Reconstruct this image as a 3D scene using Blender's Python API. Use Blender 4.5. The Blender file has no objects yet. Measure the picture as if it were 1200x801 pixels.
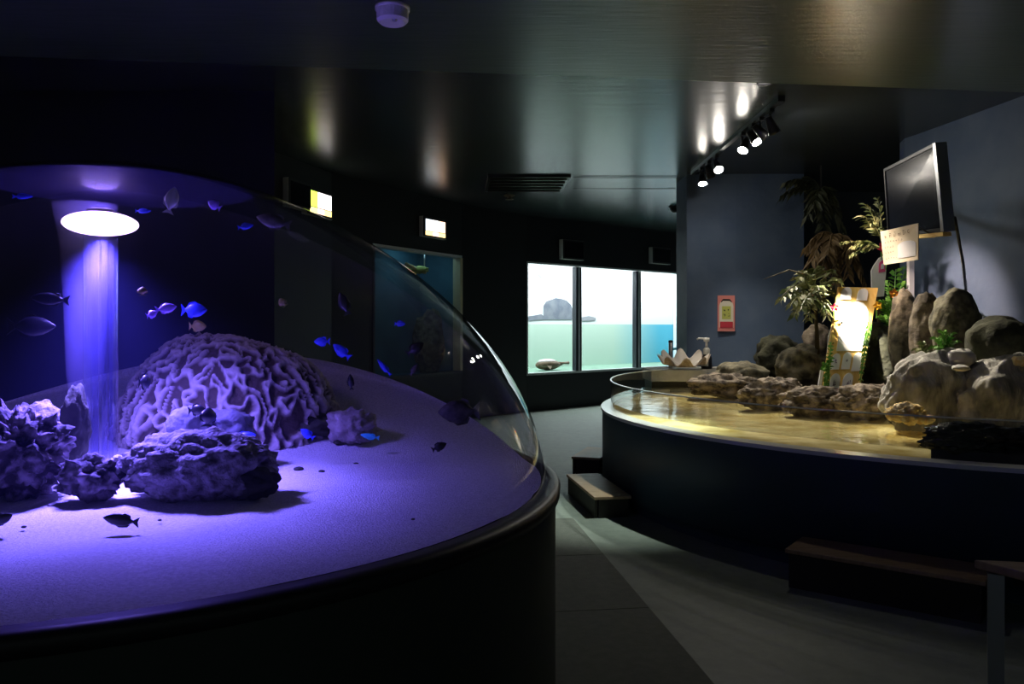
import bpy, bmesh, math, random
from mathutils import Vector, Matrix, noise

S = bpy.context.scene
C = S.collection
PI = math.pi
R_ = math.radians
random.seed(7)

# ------------------------------------------------------------------ camera, world, exposure
F, HOR, EYE = 933.0, 382.0, 1.5
cam_d = bpy.data.cameras.new('camera')
cam_d.sensor_width = 36.0
cam_d.lens = 36.0 * F / 1200.0
cam_d.shift_y = -(400.5 - HOR) / 1200.0
cam_d.clip_end = 100
cam = bpy.data.objects.new('camera', cam_d)
cam.location = (0, 0, EYE)
cam.rotation_euler = (PI / 2, 0, 0)
C.objects.link(cam)
S.camera = cam

wd = bpy.data.worlds.new('world')
wd.use_nodes = True
wd.node_tree.nodes['Background'].inputs[0].default_value = (0.42, 0.52, 0.54, 1)
wd.node_tree.nodes['Background'].inputs[1].default_value = 0.09
S.world = wd

S.view_settings.view_transform = 'Standard'
S.view_settings.look = 'None'
S.view_settings.exposure = 0.0
S.view_settings.gamma = 1.0
S.view_settings.use_curve_mapping = False
S.cycles.use_denoising = True
S.cycles.max_bounces = 10
S.cycles.transparent_max_bounces = 24
S.cycles.sample_clamp_indirect = 6.0
S.cycles.volume_bounces = 0

# ------------------------------------------------------------------ light levels
TRACK_W = 100.0
DOME_W = 480.0
DOME_GLOW_W = 9.0
DOME_BEAM_W = 900.0
TANK_W = 190.0
TANK2_W = 2.0
DOME_COL = (0.19, 0.135, 1.0)
TRACK_COL = (1.0, 0.88, 0.72)


def lamp(name, kind, loc, target, watts, col, parent=None, **kw):
    d = bpy.data.lights.new(name, kind)
    d.energy = watts
    d.color = col
    for k, v in kw.items():
        setattr(d, k, v)
    o = bpy.data.objects.new(name, d)
    o.location = loc
    if target is not None:
        o.rotation_euler = (Vector(target) - Vector(loc)).to_track_quat('-Z', 'Y').to_euler()
    C.objects.link(o)
    if parent:
        o.location = Vector(loc) - parent.location
        o.parent = parent
    return o


# ------------------------------------------------------------------ helpers
def P(px, py, d):
    """photo pixel + depth in metres -> point in the hall"""
    return Vector(((px - 600) / F * d, d, EYE - (py - HOR) / F * d))


class MB:
    def __init__(s):
        s.v, s.f = [], []

    def add(s, v, f):
        n = len(s.v)
        s.v += [Vector(p) for p in v]
        s.f += [tuple(i + n for i in q) for q in f]
        return s

    def box(s, c, size, M=None):
        c = Vector(c)
        hx, hy, hz = size[0] / 2, size[1] / 2, size[2] / 2
        vs = []
        for sx, sy, sz in ((-1, -1, -1), (1, -1, -1), (1, 1, -1), (-1, 1, -1), (-1, -1, 1), (1, -1, 1), (1, 1, 1), (-1, 1, 1)):
            p = Vector((sx * hx, sy * hy, sz * hz))
            if M is not None:
                p = M @ p
            vs.append(p + c)
        return s.add(vs, [(3, 2, 1, 0), (4, 5, 6, 7), (0, 1, 5, 4), (1, 2, 6, 5), (2, 3, 7, 6), (3, 0, 4, 7)])

    def tube(s, pts, rad, n=8, cap=True):
        pts = [Vector(p) for p in pts]
        if not isinstance(rad, (list, tuple)):
            rad = [rad] * len(pts)
        vs, fs = [], []
        for i, p in enumerate(pts):
            t = (pts[min(i + 1, len(pts) - 1)] - pts[max(i - 1, 0)]).normalized()
            a = t.orthogonal().normalized() if i == 0 else (a - t * a.dot(t)).normalized()
            b = t.cross(a)
            for k in range(n):
                w = 2 * PI * k / n
                vs.append(p + (a * math.cos(w) + b * math.sin(w)) * rad[i])
        for i in range(len(pts) - 1):
            for k in range(n):
                fs.append((i * n + k, i * n + (k + 1) % n, (i + 1) * n + (k + 1) % n, (i + 1) * n + k))
        if cap:
            fs.append(tuple(range(n - 1, -1, -1)))
            fs.append(tuple(range((len(pts) - 1) * n, len(pts) * n)))
        return s.add(vs, fs)

    def lathe(s, prof, c=(0, 0, 0), n=48, a0=0.0, a1=2 * PI, M=None):
        c = Vector(c)
        full = abs(a1 - a0 - 2 * PI) < 1e-6
        m = n if full else n + 1
        vs, fs = [], []
        for r, z in prof:
            for k in range(m):
                w = a0 + (a1 - a0) * k / n
                p = Vector((r * math.cos(w), r * math.sin(w), z))
                if M is not None:
                    p = M @ p
                vs.append(p + c)
        for i in range(len(prof) - 1):
            for k in range(n):
                k2 = (k + 1) % m
                fs.append((i * m + k, i * m + k2, (i + 1) * m + k2, (i + 1) * m + k))
        return s.add(vs, fs)

    def prism(s, poly, z0, z1):
        n = len(poly)
        vs = [(x, y, z0) for x, y in poly] + [(x, y, z1) for x, y in poly]
        fs = [tuple(range(n - 1, -1, -1)), tuple(range(n, 2 * n))]
        for i in range(n):
            fs.append((i, (i + 1) % n, n + (i + 1) % n, n + i))
        return s.add(vs, fs)


def mesh(mb, smooth=False):
    me = bpy.data.meshes.new('mesh')
    me.from_pydata([tuple(v) for v in mb.v], [], mb.f)
    if smooth:
        me.polygons.foreach_set('use_smooth', [True] * len(me.polygons))
    me.update()
    return me


def obj(name, mb, mat, parent=None, smooth=False, label=None, kind=None, bevel=0.0, fix=True):
    """world-coordinate geometry as ONE object; origin moves to the parent's place"""
    if parent is not None:
        off = parent.matrix_basis.translation.copy()
        q = parent.parent
        while q is not None:
            off += q.matrix_basis.translation
            q = q.parent
        mb.v = [v - off for v in mb.v]
        o = bpy.data.objects.new(name, mesh(mb, smooth))
        o.parent = parent
    else:
        o = bpy.data.objects.new(name, None) if mb is None else None
        n = len(mb.v)
        c = sum(mb.v, Vector()) / n
        c.z = min(v.z for v in mb.v)
        mb.v = [v - c for v in mb.v]
        o = bpy.data.objects.new(name, mesh(mb, smooth))
        o.location = c
    if fix:
        bm = bmesh.new()
        bm.from_mesh(o.data)
        bmesh.ops.recalc_face_normals(bm, faces=bm.faces)
        bm.to_mesh(o.data)
        bm.free()
    C.objects.link(o)
    for m in (mat if isinstance(mat, (list, tuple)) else [mat]):
        o.data.materials.append(m)
    if label:
        o['label'] = label
    if kind:
        o['kind'] = kind
    if bevel:
        b = o.modifiers.new('bevel', 'BEVEL')
        b.width = bevel
        b.segments = 2
        b.limit_method = 'ANGLE'
    return o


def thing(name, label, cat, loc=(0, 0, 0), group=None):
    o = bpy.data.objects.new(name, None)
    o.location = loc
    o.empty_display_size = 0.1
    C.objects.link(o)
    return tag(o, label, cat, group)


def tag(o, label, cat, group=None):
    o['label'] = label
    o['category'] = cat
    if group:
        o['group'] = group
    return o


def struct(name, mb, mat, **kw):
    return obj(name, mb, mat, kind='structure', **kw)


# ------------------------------------------------------------------ materials
MATS = {}


def mat(name, col, rough=0.6, metal=0.0, col2=None, scale=5.0, detail=4.0, bump=0.0, bscale=None, emit=0.0, ecol=None, lo=0.35, hi=0.65, stretch=None, spec=0.5, coat=0.0):
    m = bpy.data.materials.new(name)
    m.use_nodes = True
    nt = m.node_tree
    b = nt.nodes['Principled BSDF']
    b.inputs['Base Color'].default_value = (*col, 1)
    b.inputs['Roughness'].default_value = rough
    b.inputs['Metallic'].default_value = metal
    b.inputs['Specular IOR Level'].default_value = spec
    b.inputs['Coat Weight'].default_value = coat
    if emit:
        b.inputs['Emission Color'].default_value = (*(ecol or col), 1)
        b.inputs['Emission Strength'].default_value = emit
    tc = nt.nodes.new('ShaderNodeTexCoord')
    src = tc.outputs['Object']
    if stretch:
        mp = nt.nodes.new('ShaderNodeMapping')
        mp.inputs['Scale'].default_value = stretch
        nt.links.new(src, mp.inputs['Vector'])
        src = mp.outputs['Vector']
    if col2 is not None:
        n = nt.nodes.new('ShaderNodeTexNoise')
        n.inputs['Scale'].default_value = scale
        n.inputs['Detail'].default_value = detail
        nt.links.new(src, n.inputs['Vector'])
        r = nt.nodes.new('ShaderNodeValToRGB')
        r.color_ramp.elements[0].position = lo
        r.color_ramp.elements[1].position = hi
        r.color_ramp.elements[0].color = (*col, 1)
        r.color_ramp.elements[1].color = (*col2, 1)
        nt.links.new(n.outputs['Fac'], r.inputs['Fac'])
        nt.links.new(r.outputs['Color'], b.inputs['Base Color'])
    if bump:
        n2 = nt.nodes.new('ShaderNodeTexNoise')
        n2.inputs['Scale'].default_value = bscale or scale
        n2.inputs['Detail'].default_value = 6
        nt.links.new(src, n2.inputs['Vector'])
        bp = nt.nodes.new('ShaderNodeBump')
        bp.inputs['Strength'].default_value = bump
        bp.inputs['Distance'].default_value = 0.02
        nt.links.new(n2.outputs['Fac'], bp.inputs['Height'])
        nt.links.new(bp.outputs['Normal'], b.inputs['Normal'])
    return m


def clear(name, tint=(1, 1, 1), base=0.02, edge=0.6, power=4.0, rough=0.0, haze=0.0, hcol=(1, 1, 1), bump=0.0, bscale=6.0):
    """clear sheet: see-through with gloss growing towards grazing angles, and optional milkiness"""
    m = bpy.data.materials.new(name)
    m.use_nodes = True
    nt = m.node_tree
    for n in list(nt.nodes):
        if n.type != 'OUTPUT_MATERIAL':
            nt.nodes.remove(n)
    out = nt.nodes['Material Output']
    tr = nt.nodes.new('ShaderNodeBsdfTransparent')
    tr.inputs[0].default_value = (*tint, 1)
    gl = nt.nodes.new('ShaderNodeBsdfGlossy')
    gl.inputs['Roughness'].default_value = rough
    lw = nt.nodes.new('ShaderNodeLayerWeight')
    lw.inputs['Blend'].default_value = 0.5
    pw = nt.nodes.new('ShaderNodeMath')
    pw.operation = 'POWER'
    pw.inputs[1].default_value = power
    mr = nt.nodes.new('ShaderNodeMath')
    mr.operation = 'MULTIPLY_ADD'
    mr.inputs[1].default_value = edge
    mr.inputs[2].default_value = base
    mx = nt.nodes.new('ShaderNodeMixShader')
    L = nt.links.new
    L(lw.outputs['Facing'], pw.inputs[0])
    L(pw.outputs[0], mr.inputs[0])
    L(mr.outputs[0], mx.inputs[0])
    L(gl.outputs[0], mx.inputs[2])
    if haze:
        df = nt.nodes.new('ShaderNodeBsdfDiffuse')
        df.inputs[0].default_value = (*hcol, 1)
        tl = nt.nodes.new('ShaderNodeBsdfTranslucent')
        tl.inputs[0].default_value = (*hcol, 1)
        md = nt.nodes.new('ShaderNodeMixShader')
        L(df.outputs[0], md.inputs[1])
        L(tl.outputs[0], md.inputs[2])
        mh = nt.nodes.new('ShaderNodeMixShader')
        mh.inputs[0].default_value = haze
        L(tr.outputs[0], mh.inputs[1])
        L(md.outputs[0], mh.inputs[2])
        L(mh.outputs[0], mx.inputs[1])
    else:
        L(tr.outputs[0], mx.inputs[1])
    if bump:
        tc = nt.nodes.new('ShaderNodeTexCoord')
        n2 = nt.nodes.new('ShaderNodeTexNoise')
        n2.inputs['Scale'].default_value = bscale
        n2.inputs['Detail'].default_value = 3
        L(tc.outputs['Object'], n2.inputs['Vector'])
        bp = nt.nodes.new('ShaderNodeBump')
        bp.inputs['Strength'].default_value = bump
        bp.inputs['Distance'].default_value = 0.02
        L(n2.outputs['Fac'], bp.inputs['Height'])
        L(bp.outputs['Normal'], gl.inputs['Normal'])
    L(mx.outputs[0], out.inputs['Surface'])
    return m


def glow(name, col, strength):
    m = bpy.data.materials.new(name)
    m.use_nodes = True
    b = m.node_tree.nodes['Principled BSDF']
    b.inputs['Base Color'].default_value = (*col, 1)
    b.inputs['Emission Color'].default_value = (*col, 1)
    b.inputs['Emission Strength'].default_value = strength
    return m


M = {}
M['ceiling'] = mat('dark_gloss_ceiling', (.032, .040, .046), .27, col2=(.045, .053, .058), scale=2.0, bump=.12, bscale=3.0, stretch=(.5, 4, 1))
M['soffit'] = mat('pool_light_tinted_soffit', (.050, .078, .042), .29, col2=(.065, .095, .052), scale=3.0, spec=1.0, bump=.12, bscale=5.0, stretch=(.6, 5, 1))  # green tint stands in for pool light reflected on the soffit
M['wall_dark'] = mat('near_black_wall', (.012, .015, .019), .55)
M['wall_blue'] = mat('blue_grey_wall', (.062, .10, .175), .7, col2=(.085, .125, .20), scale=3.0, bump=.15, bscale=14)
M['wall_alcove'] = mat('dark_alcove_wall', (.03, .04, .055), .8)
M['floor'] = mat('pale_green_grey_floor', (.20, .24, .205), .55, col2=(.24, .28, .24), scale=14, bump=.1, bscale=120)
M['carpet'] = mat('dark_green_grey_carpet', (.11, .125, .105), .75, col2=(.135, .15, .125), scale=20, bump=.2, bscale=160)
M['black'] = mat('black_plastic', (.012, .012, .014), .35)
M['dark_metal'] = mat('dark_metal', (.03, .03, .033), .35, .6)
M['white_metal'] = mat('off_white_metal', (.75, .74, .70), .5)
M['grey_metal'] = mat('silver_grey_metal', (.45, .46, .47), .3, .8)
M['base_green'] = mat('dark_green_tank_base', (.035, .048, .038), .5)
M['collar'] = mat('black_collar', (.018, .017, .018), .45)
M['acrylic'] = clear('clear_acrylic_dome', (.97, .97, 1.0), .018, .75, 5.0, .012)
M['sand'] = mat('white_coral_sand', (.60, .58, .60), .9, col2=(.78, .76, .78), scale=90, detail=8, bump=.6, bscale=140)
M['coral'] = mat('pale_brain_coral', (.34, .29, .27), .85, col2=(.50, .44, .42), scale=22, bump=.5, bscale=60)
M['groove'] = mat('brown_coral_groove', (.10, .075, .045), .9)
M['live_rock'] = mat('encrusted_rock', (.045, .04, .04), .85, col2=(.40, .34, .38), scale=16, detail=6, bump=.8, bscale=30, lo=.45, hi=.68)
M['plate_coral'] = mat('plate_coral', (.09, .08, .08), .85, col2=(.36, .33, .36), scale=26, bump=.8, bscale=50)
M['blue_coral'] = mat('dull_blue_coral', (.10, .10, .13), .9, col2=(.16, .16, .20), scale=20, bump=.5, bscale=40)
M['fish_black'] = mat('black_fish', (.008, .008, .012), .4)
M['fish_blue'] = mat('bright_blue_fish', (.04, .07, .80), .4, emit=0)
M['fish_violet'] = mat('violet_blue_fish', (.45, .25, .95), .4)
M['fish_grey'] = mat('grey_brown_fish', (.03, .028, .026), .5, col2=(.10, .09, .08), scale=30)
M['fish_olive'] = mat('olive_yellow_fish', (.22, .17, .04), .5)
M['fish_pale'] = mat('pale_fish', (.65, .6, .6), .45)
M['cyan'] = mat('cyan_fish', (.05, .55, .8), .4)
M['lamp_lens'] = glow('violet_white_led', (.86, .62, 1.0), 2.4)
M['lamp_body'] = mat('lamp_housing', (.08, .07, .1), .4)
M['tube'] = clear('acrylic_tube', (.86, .86, 1), .05, .8, 2.0, .08, haze=.03, hcol=(.42, .40, .9))
M['pool_wall'] = mat('navy_pool_wall', (.034, .062, .10), .5, col2=(.042, .074, .115), scale=3)
M['navy'] = mat('navy_block', (.006, .007, .04), .5)
M['rim'] = mat('pale_grey_rim', (.80, .82, .85), .22)
M['glass'] = clear('pool_glass', (.97, .98, .96), .03, .7, 4.0, .01)
M['glass_edge'] = mat('polished_glass_edge', (.62, .66, .62), .2)
M['water'] = clear('pool_water', (.95, .94, .84), .02, .9, 5.0, .03, bump=.25, bscale=7)
M['bed'] = mat('yellow_pool_bed', (.50, .37, .08), .85, col2=(.92, .82, .44), scale=3.5, detail=8, bump=.5, bscale=20, lo=.33, hi=.62)
M['soil'] = mat('dark_rockery_soil', (.018, .016, .013), .95, col2=(.035, .03, .022), scale=12)
M['limestone'] = mat('pitted_limestone', (.05, .04, .032), .9, col2=(.36, .30, .23), scale=13, detail=8, bump=1, bscale=22, lo=.36, hi=.62)
M['slate'] = mat('grey_green_slate', (.11, .112, .095), .8, col2=(.46, .44, .39), scale=5, detail=8, bump=.8, bscale=14, stretch=(2.5, 1, .8), lo=.3, hi=.7)
M['boulder'] = mat('olive_brown_boulder', (.045, .042, .026), .85, col2=(.22, .20, .13), scale=12, detail=8, bump=.6, bscale=22)
M['red_boulder'] = mat('reddish_boulder', (.06, .045, .033), .85, col2=(.24, .20, .145), scale=12, detail=8, bump=.6, bscale=22)
M['dark_boulder'] = mat('mossy_dark_boulder', (.018, .02, .012), .9, col2=(.06, .062, .035), scale=8, bump=.7, bscale=20)
M['wet_rock'] = mat('wet_black_rock', (.012, .012, .014), .16, col2=(.045, .045, .05), scale=10, bump=1, bscale=16)
M['white_stone'] = mat('white_stone', (.5, .48, .44), .8, bump=.4, bscale=20)
M['sponge'] = mat('yellow_coral', (.85, .55, .18), .9, col2=(.95, .82, .5), scale=25, bump=1, bscale=40)
M['concrete'] = mat('pale_concrete', (.42, .42, .38), .8, col2=(.5, .5, .46), scale=8, bump=.2, bscale=40)
M['shell_in'] = mat('white_shell', (.85, .78, .70), .4)
M['shell_out'] = mat('brown_shell', (.42, .31, .22), .8, col2=(.62, .52, .42), scale=30)
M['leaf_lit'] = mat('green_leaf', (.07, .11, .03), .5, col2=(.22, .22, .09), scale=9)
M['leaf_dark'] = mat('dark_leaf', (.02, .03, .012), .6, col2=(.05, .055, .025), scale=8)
M['leaf_bright'] = mat('bright_green_leaf', (.07, .28, .03), .5, col2=(.2, .42, .07), scale=12)
M['leaf_brown'] = mat('dry_brown_leaf', (.09, .055, .02), .7, col2=(.18, .12, .05), scale=8)
M['stem'] = mat('plant_stem', (.09, .07, .03), .8)
M['red'] = mat('red_petal', (.75, .03, .08), .5)
M['pink'] = mat('pink_print', (.85, .12, .30), .5)
M['yellow'] = mat('yellow_petal', (.9, .5, .02), .5)
M['orange'] = mat('orange_petal', (.85, .28, .02), .5)
M['board'] = mat('honey_yellow_board', (.80, .50, .12), .6, col2=(.88, .62, .2), scale=6, stretch=(6, 1, 1))
M['plate'] = mat('white_plate', (.88, .87, .84), .5)
M['ink'] = mat('brown_ink', (.28, .16, .08), .8)
M['ink_grey'] = mat('grey_ink', (.25, .2, .26), .8)
M['paper'] = mat('cream_paper', (.80, .64, .44), .75, col2=(.86, .72, .55), scale=4)
M['paper_white'] = mat('white_patch', (.9, .84, .84), .7)
M['screen_off'] = mat('dark_screen', (.004, .005, .010), .2, spec=.12)
M['wood'] = mat('plywood_top', (.30, .20, .115), .5, col2=(.40, .28, .17), scale=5, stretch=(1, 8, 1))
M['wood_dark'] = mat('dark_wood_side', (.022, .018, .014), .6)
M['mural_white'] = mat('white_mural', (.88, .91, .94), .8)
M['mural_green'] = mat('sea_green_mural', (.40, .62, .50), .8, col2=(.46, .68, .56), scale=3)
M['mural_blue'] = mat('turquoise_mural', (.10, .52, .72), .8, col2=(.16, .58, .74), scale=2)
M['mural_teal'] = mat('teal_mural', (.26, .60, .60), .8, col2=(.32, .64, .64), scale=2)
M['tank_floor'] = mat('green_tank_floor', (.20, .34, .26), .8)
M['fish_brown'] = mat('brown_resting_fish', (.10, .065, .035), .6, col2=(.2, .14, .08), scale=20)
M['mural_island'] = mat('grey_island_paint', (.17, .19, .25), .8, col2=(.27, .29, .34), scale=6)
M['mural_cloud'] = mat('pale_grey_paint', (.36, .37, .42), .8)
M['tank_blue'] = mat('blue_tank_wall', (.03, .10, .16), .7, col2=(.05, .15, .22), scale=2)
M['tank_glass'] = clear('tank_glass', (.96, .99, .99), .02, .5, 5.0, .0)
M['frame_dark'] = mat('dark_window_frame', (.02, .025, .035), .35)
M['frame_light'] = mat('pale_window_edge', (.7, .74, .76), .4)
M['frame_cream'] = mat('cream_window_edge', (.85, .78, .52), .5, emit=0)
M['poster_pink'] = mat('salmon_poster', (.62, .22, .20), .6)
M['poster_white'] = mat('cream_poster', (.62, .60, .50), .6)
M['poster_green'] = mat('lime_poster', (.42, .45, .10), .6)
M['poster_red'] = mat('red_poster', (.45, .03, .05), .6)
M['screen_white'] = glow('lit_white_picture', (1.0, .95, .93), 2.6)
M['screen_cool'] = glow('lit_cool_picture', (.80, .9, 1.0), 2.2)
M['screen_green'] = glow('lit_lime_picture', (.65, .95, .10), 2.2)
M['screen_warm'] = glow('lit_amber_strip', (1.0, .75, .30), 2.2)
M['screen_pink'] = glow('lit_peach_picture', (1.0, .62, .45), 2.5)
M['bulb'] = glow('halogen_bulb', (1.0, .93, .82), 160.0)
M['smallbulb'] = glow('tiny_pump_lamp', (.95, .95, 1.0), 25.0)

# ------------------------------------------------------------------ the hall: floor
CEIL, SOFF = 3.45, 3.25
fl = struct('floor', MB().box((0, 8, -.05), (16, 24, .1)), M['floor'])
# carpet panels: laid along the walkway, left of the pale strip that follows the pool
ux, uy = Vector((.128, -.992)), Vector((.992, .128))
corner = Vector((.48, 6.22))
for i in range(4):
    for j in range(4):
        a = corner - uy * (1.0 * (j + 1)) + ux * (1.0 * i)
        q = [a, a + ux * .994, a + ux * .994 + uy * .994, a + uy * .994]
        obj('carpet_panel', MB().prism([(p.x, p.y) for p in q], 0, .004), M['carpet'], fl)
# ------------------------------------------------------------------ the hall: ceiling with a lower near part
ce = struct('ceiling', MB().box((0, 11, CEIL + .05), (16, 18, .1)), M['ceiling'])
obj('soffit', MB().prism([(-8, -2), (8, -2), (8, 6.75), (3.83, 5.96), (-2.26, 5.28), (-8, 4.65)], SOFF, CEIL - .001), M['soffit'], ce)
# flush hatch in the far ceiling
h0, h1 = P(668, 205, 0), 0
hz = CEIL


def ceil_pt(px, py, z=CEIL):
    d = (z - EYE) * F / (HOR - py)
    return Vector(((px - 600) / F * d, d, z))


def quad_on_ceiling(corners, drop, name, m, parent):
    ps = [ceil_pt(*c) for c in corners]
    return obj(name, MB().prism([(p.x, p.y) for p in ps], CEIL - drop, CEIL - .0005), m, parent)


quad_on_ceiling([(672, 222), (780, 222), (797, 206), (680, 206)], .006, 'access_panel', M['ceiling'], ce)
for k, yy in enumerate((207.5, 220.5)):
    pa, pb = ceil_pt(672, yy), ceil_pt(792, yy)
    obj('panel_seam', MB().tube([pa + Vector((0, 0, -.007)), pb + Vector((0, 0, -.007))], .006, 4), M['black'], ce)

# air vent
vc = ceil_pt(615, 213)
vent = thing('ceiling_vent', 'long black air vent grille set in the dark far ceiling', 'vent', (vc.x, vc.y, CEIL))
vp = [ceil_pt(568, 222), ceil_pt(658, 222), ceil_pt(669, 205), ceil_pt(572, 205)]
obj('vent_frame', MB().prism([(p.x, p.y) for p in vp], CEIL - .03, CEIL - .001), M['black'], vent)
for k in range(5):
    t = (k + .5) / 5
    a, b = vp[0].lerp(vp[3], t), vp[1].lerp(vp[2], t)
    obj('slat', MB().box(((a.x + b.x) / 2, a.y, CEIL - .035), (b.x - a.x - .08, .05, .012), Matrix.Rotation(.5, 3, 'X')), M['dark_metal'], vent)

# smoke detector on the near soffit
d = ceil_pt(460, 8, SOFF)
sd = thing('smoke_detector', 'round off-white smoke detector on the near ceiling', 'detector', (d.x, d.y, SOFF))
obj('base', MB().lathe([(0, SOFF), (.095, SOFF), (.095, SOFF - .02), (0, SOFF - .02)], (d.x, d.y, 0), 28), M['white_metal'], sd, True)
obj('cover', MB().lathe([(.088, SOFF - .02), (.086, SOFF - .075), (.07, SOFF - .09), (0, SOFF - .092)], (d.x, d.y, 0), 28), M['white_metal'], sd, False)
obj('indicator', MB().lathe([(0, SOFF - .1), (.012, SOFF - .098), (.016, SOFF - .09)], (d.x + .02, d.y - .05, 0), 10), M['grey_metal'], sd, True, label='small metal indicator')

d = ceil_pt(597, 229)
sp = thing('sprinkler', 'small brass sprinkler head on the ceiling beyond the vent', 'sprinkler', (d.x, d.y, CEIL))
obj('escutcheon', MB().lathe([(0, CEIL - .012), (.07, CEIL - .012), (.09, CEIL)], (d.x, d.y, 0), 16), M['boulder'], sp, True)
obj('nozzle', MB().lathe([(.03, CEIL - .012), (.03, CEIL - .05), (.06, CEIL - .055), (.06, CEIL - .062), (0, CEIL - .062)], (d.x, d.y, 0), 16), M['boulder'], sp)
d = ceil_pt(790, 242)
cd = thing('ceiling_sensor', 'small black round sensor on the ceiling near the blue pillar', 'sensor', (d.x, d.y, CEIL))
obj('mount', MB().lathe([(0, CEIL - .02), (.09, CEIL - .02), (.09, CEIL)], (d.x, d.y, 0), 18), M['black'], cd)
obj('dome_cap', MB().lathe([(.07, CEIL - .02), (.065, CEIL - .06), (.04, CEIL - .09), (0, CEIL - .1)], (d.x, d.y, 0), 18), M['black'], cd, True)

# ------------------------------------------------------------------ the hall: walls
struct('wall_left', MB().prism([(-8, 6.6), (-1.97, 6.6), (-2.3, 6.95), (-8, 6.95)], 0, CEIL), M['wall_dark'])
WB = [(-2.75, 8.3), (-2.66, 8.9), (-2.49, 9.48), (-2.3, 10.15), (-1.9, 10.85), (-.808, 12.78), (.255, 14.0), (3.75, 17.05), (5.2, 18.3)]
W1Z, W2Z = (.63, 2.64), (.75, 2.63)
wb = MB()


def wall_seg(mb, a, b, z0, z1, t=.12):
    a, b = Vector((*a, 0)), Vector((*b, 0))
    dv = (b - a).normalized()
    n = Vector((-dv.y, dv.x, 0)) * t      # away from the hall
    poly = [(a.x, a.y), (b.x, b.y), ((b + n).x, (b + n).y), ((a + n).x, (a + n).y)]
    mb.prism(poly, z0, z1)


for i in range(len(WB) - 1):
    if i == 4:
        wall_seg(wb, WB[i], WB[i + 1], 0, W2Z[0]); wall_seg(wb, WB[i], WB[i + 1], W2Z[1], CEIL)
    elif i == 6:
        wall_seg(wb, WB[i], WB[i + 1], 0, W1Z[0]); wall_seg(wb, WB[i], WB[i + 1], W1Z[1], CEIL)
    else:
        wall_seg(wb, WB[i], WB[i + 1], 0, CEIL)
struct('wall_back', wb, M['wall_dark'])

# blue pillar (two flat faces meeting at a shallow edge)
PIL = [(2.25, 10.25), (2.87, 10.2), (3.74, 10.2), (3.74, 10.9), (2.25, 10.9)]
struct('wall_pillar', MB().prism(PIL, 0, CEIL), M['wall_blue'])
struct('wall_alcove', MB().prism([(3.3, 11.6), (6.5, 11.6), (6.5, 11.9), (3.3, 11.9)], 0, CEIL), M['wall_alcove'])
WR = [(4.08, 8.28), (4.12, 8.1), (4.2, 7.6), (4.33, 6.74), (4.45, 5.6), (4.52, 4.4), (4.55, 2.5), (4.55, 0)]
wr = MB().prism([(x, y) for x, y in WR] + [(5.2, 0), (5.2, 8.6), (4.3, 8.6), (4.14, 8.5)], 0, CEIL)
struct('wall_right', wr, M['wall_blue'])

# ------------------------------------------------------------------ window 1: three bright panes of the long tank
def frame_of(a, b):
    a, b = Vector((*a, 0)), Vector((*b, 0))
    dv = (b - a).normalized()
    n = Vector((-dv.y, dv.x, 0))           # into the tank
    return a, b, dv, n, (b - a).length


a, b, dv, n, L = frame_of(WB[6], WB[7])
ROT = Matrix.Rotation(math.atan2(dv.y, dv.x), 3, 'Z')
z0, z1 = W1Z


def wp(s, dep, z):
    return a + dv * s + n * dep + Vector((0, 0, z))


win = struct('window_1', MB().box(wp(L / 2, .06, z0 + .02), (L, .14, .04), ROT), M['frame_light'])
obj('head_frame', MB().box(wp(L / 2, .06, z1 - .015), (L, .14, .03), ROT), M['frame_light'], win)
obj('side_frame', MB().box(wp(.015, .06, (z0 + z1) / 2), (.03, .14, z1 - z0 - .06), ROT), M['frame_light'], win)
obj('side_frame', MB().box(wp(L - .015, .06, (z0 + z1) / 2), (.03, .14, z1 - z0 - .06), ROT), M['frame_light'], win)
# mullions at the places seen in the photo
cuts = []
for px in (678, 748):
    k = (px - 600) / F
    s = (k * a.y - a.x) / (dv.x - k * dv.y)
    cuts.append(s)
for s in cuts:
    obj('mullion', MB().box(wp(s - .045, .04, (z0 + z1) / 2), (.06, .10, z1 - z0 - .08), ROT), M['frame_dark'], win)
    obj('mullion', MB().box(wp(s + .045, .04, (z0 + z1) / 2), (.06, .10, z1 - z0 - .08), ROT), M['frame_dark'], win)
    obj('mullion_joint', MB().box(wp(s, .0, (z0 + z1) / 2), (.034, .05, z1 - z0 - .08), ROT), M['frame_light'], win)
edges = [.03, cuts[0] - .08, cuts[0] + .08, cuts[1] - .08, cuts[1] + .08, L - .03]
for k in range(3):
    s0, s1 = edges[2 * k], edges[2 * k + 1]
    obj('pane', MB().box(wp((s0 + s1) / 2, .09, (z0 + z1) / 2), (s1 - s0, .02, z1 - z0 - .08), ROT), M['tank_glass'], win)

# the tank behind it
DEP = 1.3
tank = thing('display_tank', 'bright white and sea-green lit tank behind the three wall panes', 'fish tank', (*wp(L / 2, .7, 0).xy, .5))
zh = 1.54                                    # painted horizon
SL, SR = -1.0, L + 1.2
obj('painted_sky', MB().box(wp((SL + SR) / 2, DEP, (zh + 3.0) / 2), (SR - SL, .04, 3.0 - zh), ROT), M['mural_white'], tank, label='white painted sky of the tank backdrop')
sea = M['mural_green']
snt = sea.node_tree
gtc = snt.nodes.new('ShaderNodeTexCoord')
gdot = snt.nodes.new('ShaderNodeVectorMath')
gdot.operation = 'DOT_PRODUCT'
gdot.inputs[1].default_value = dv
gmr = snt.nodes.new('ShaderNodeMapRange')
gmr.inputs['From Min'].default_value = 3.7 - L / 2      # the thing's origin is at mid-length
gmr.inputs['From Max'].default_value = 5.3 - L / 2
grp = snt.nodes.new('ShaderNodeValToRGB')
grp.color_ramp.elements[0].color = (.60, .77, .67, 1)
grp.color_ramp.elements[1].color = (.10, .52, .74, 1)
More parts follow.
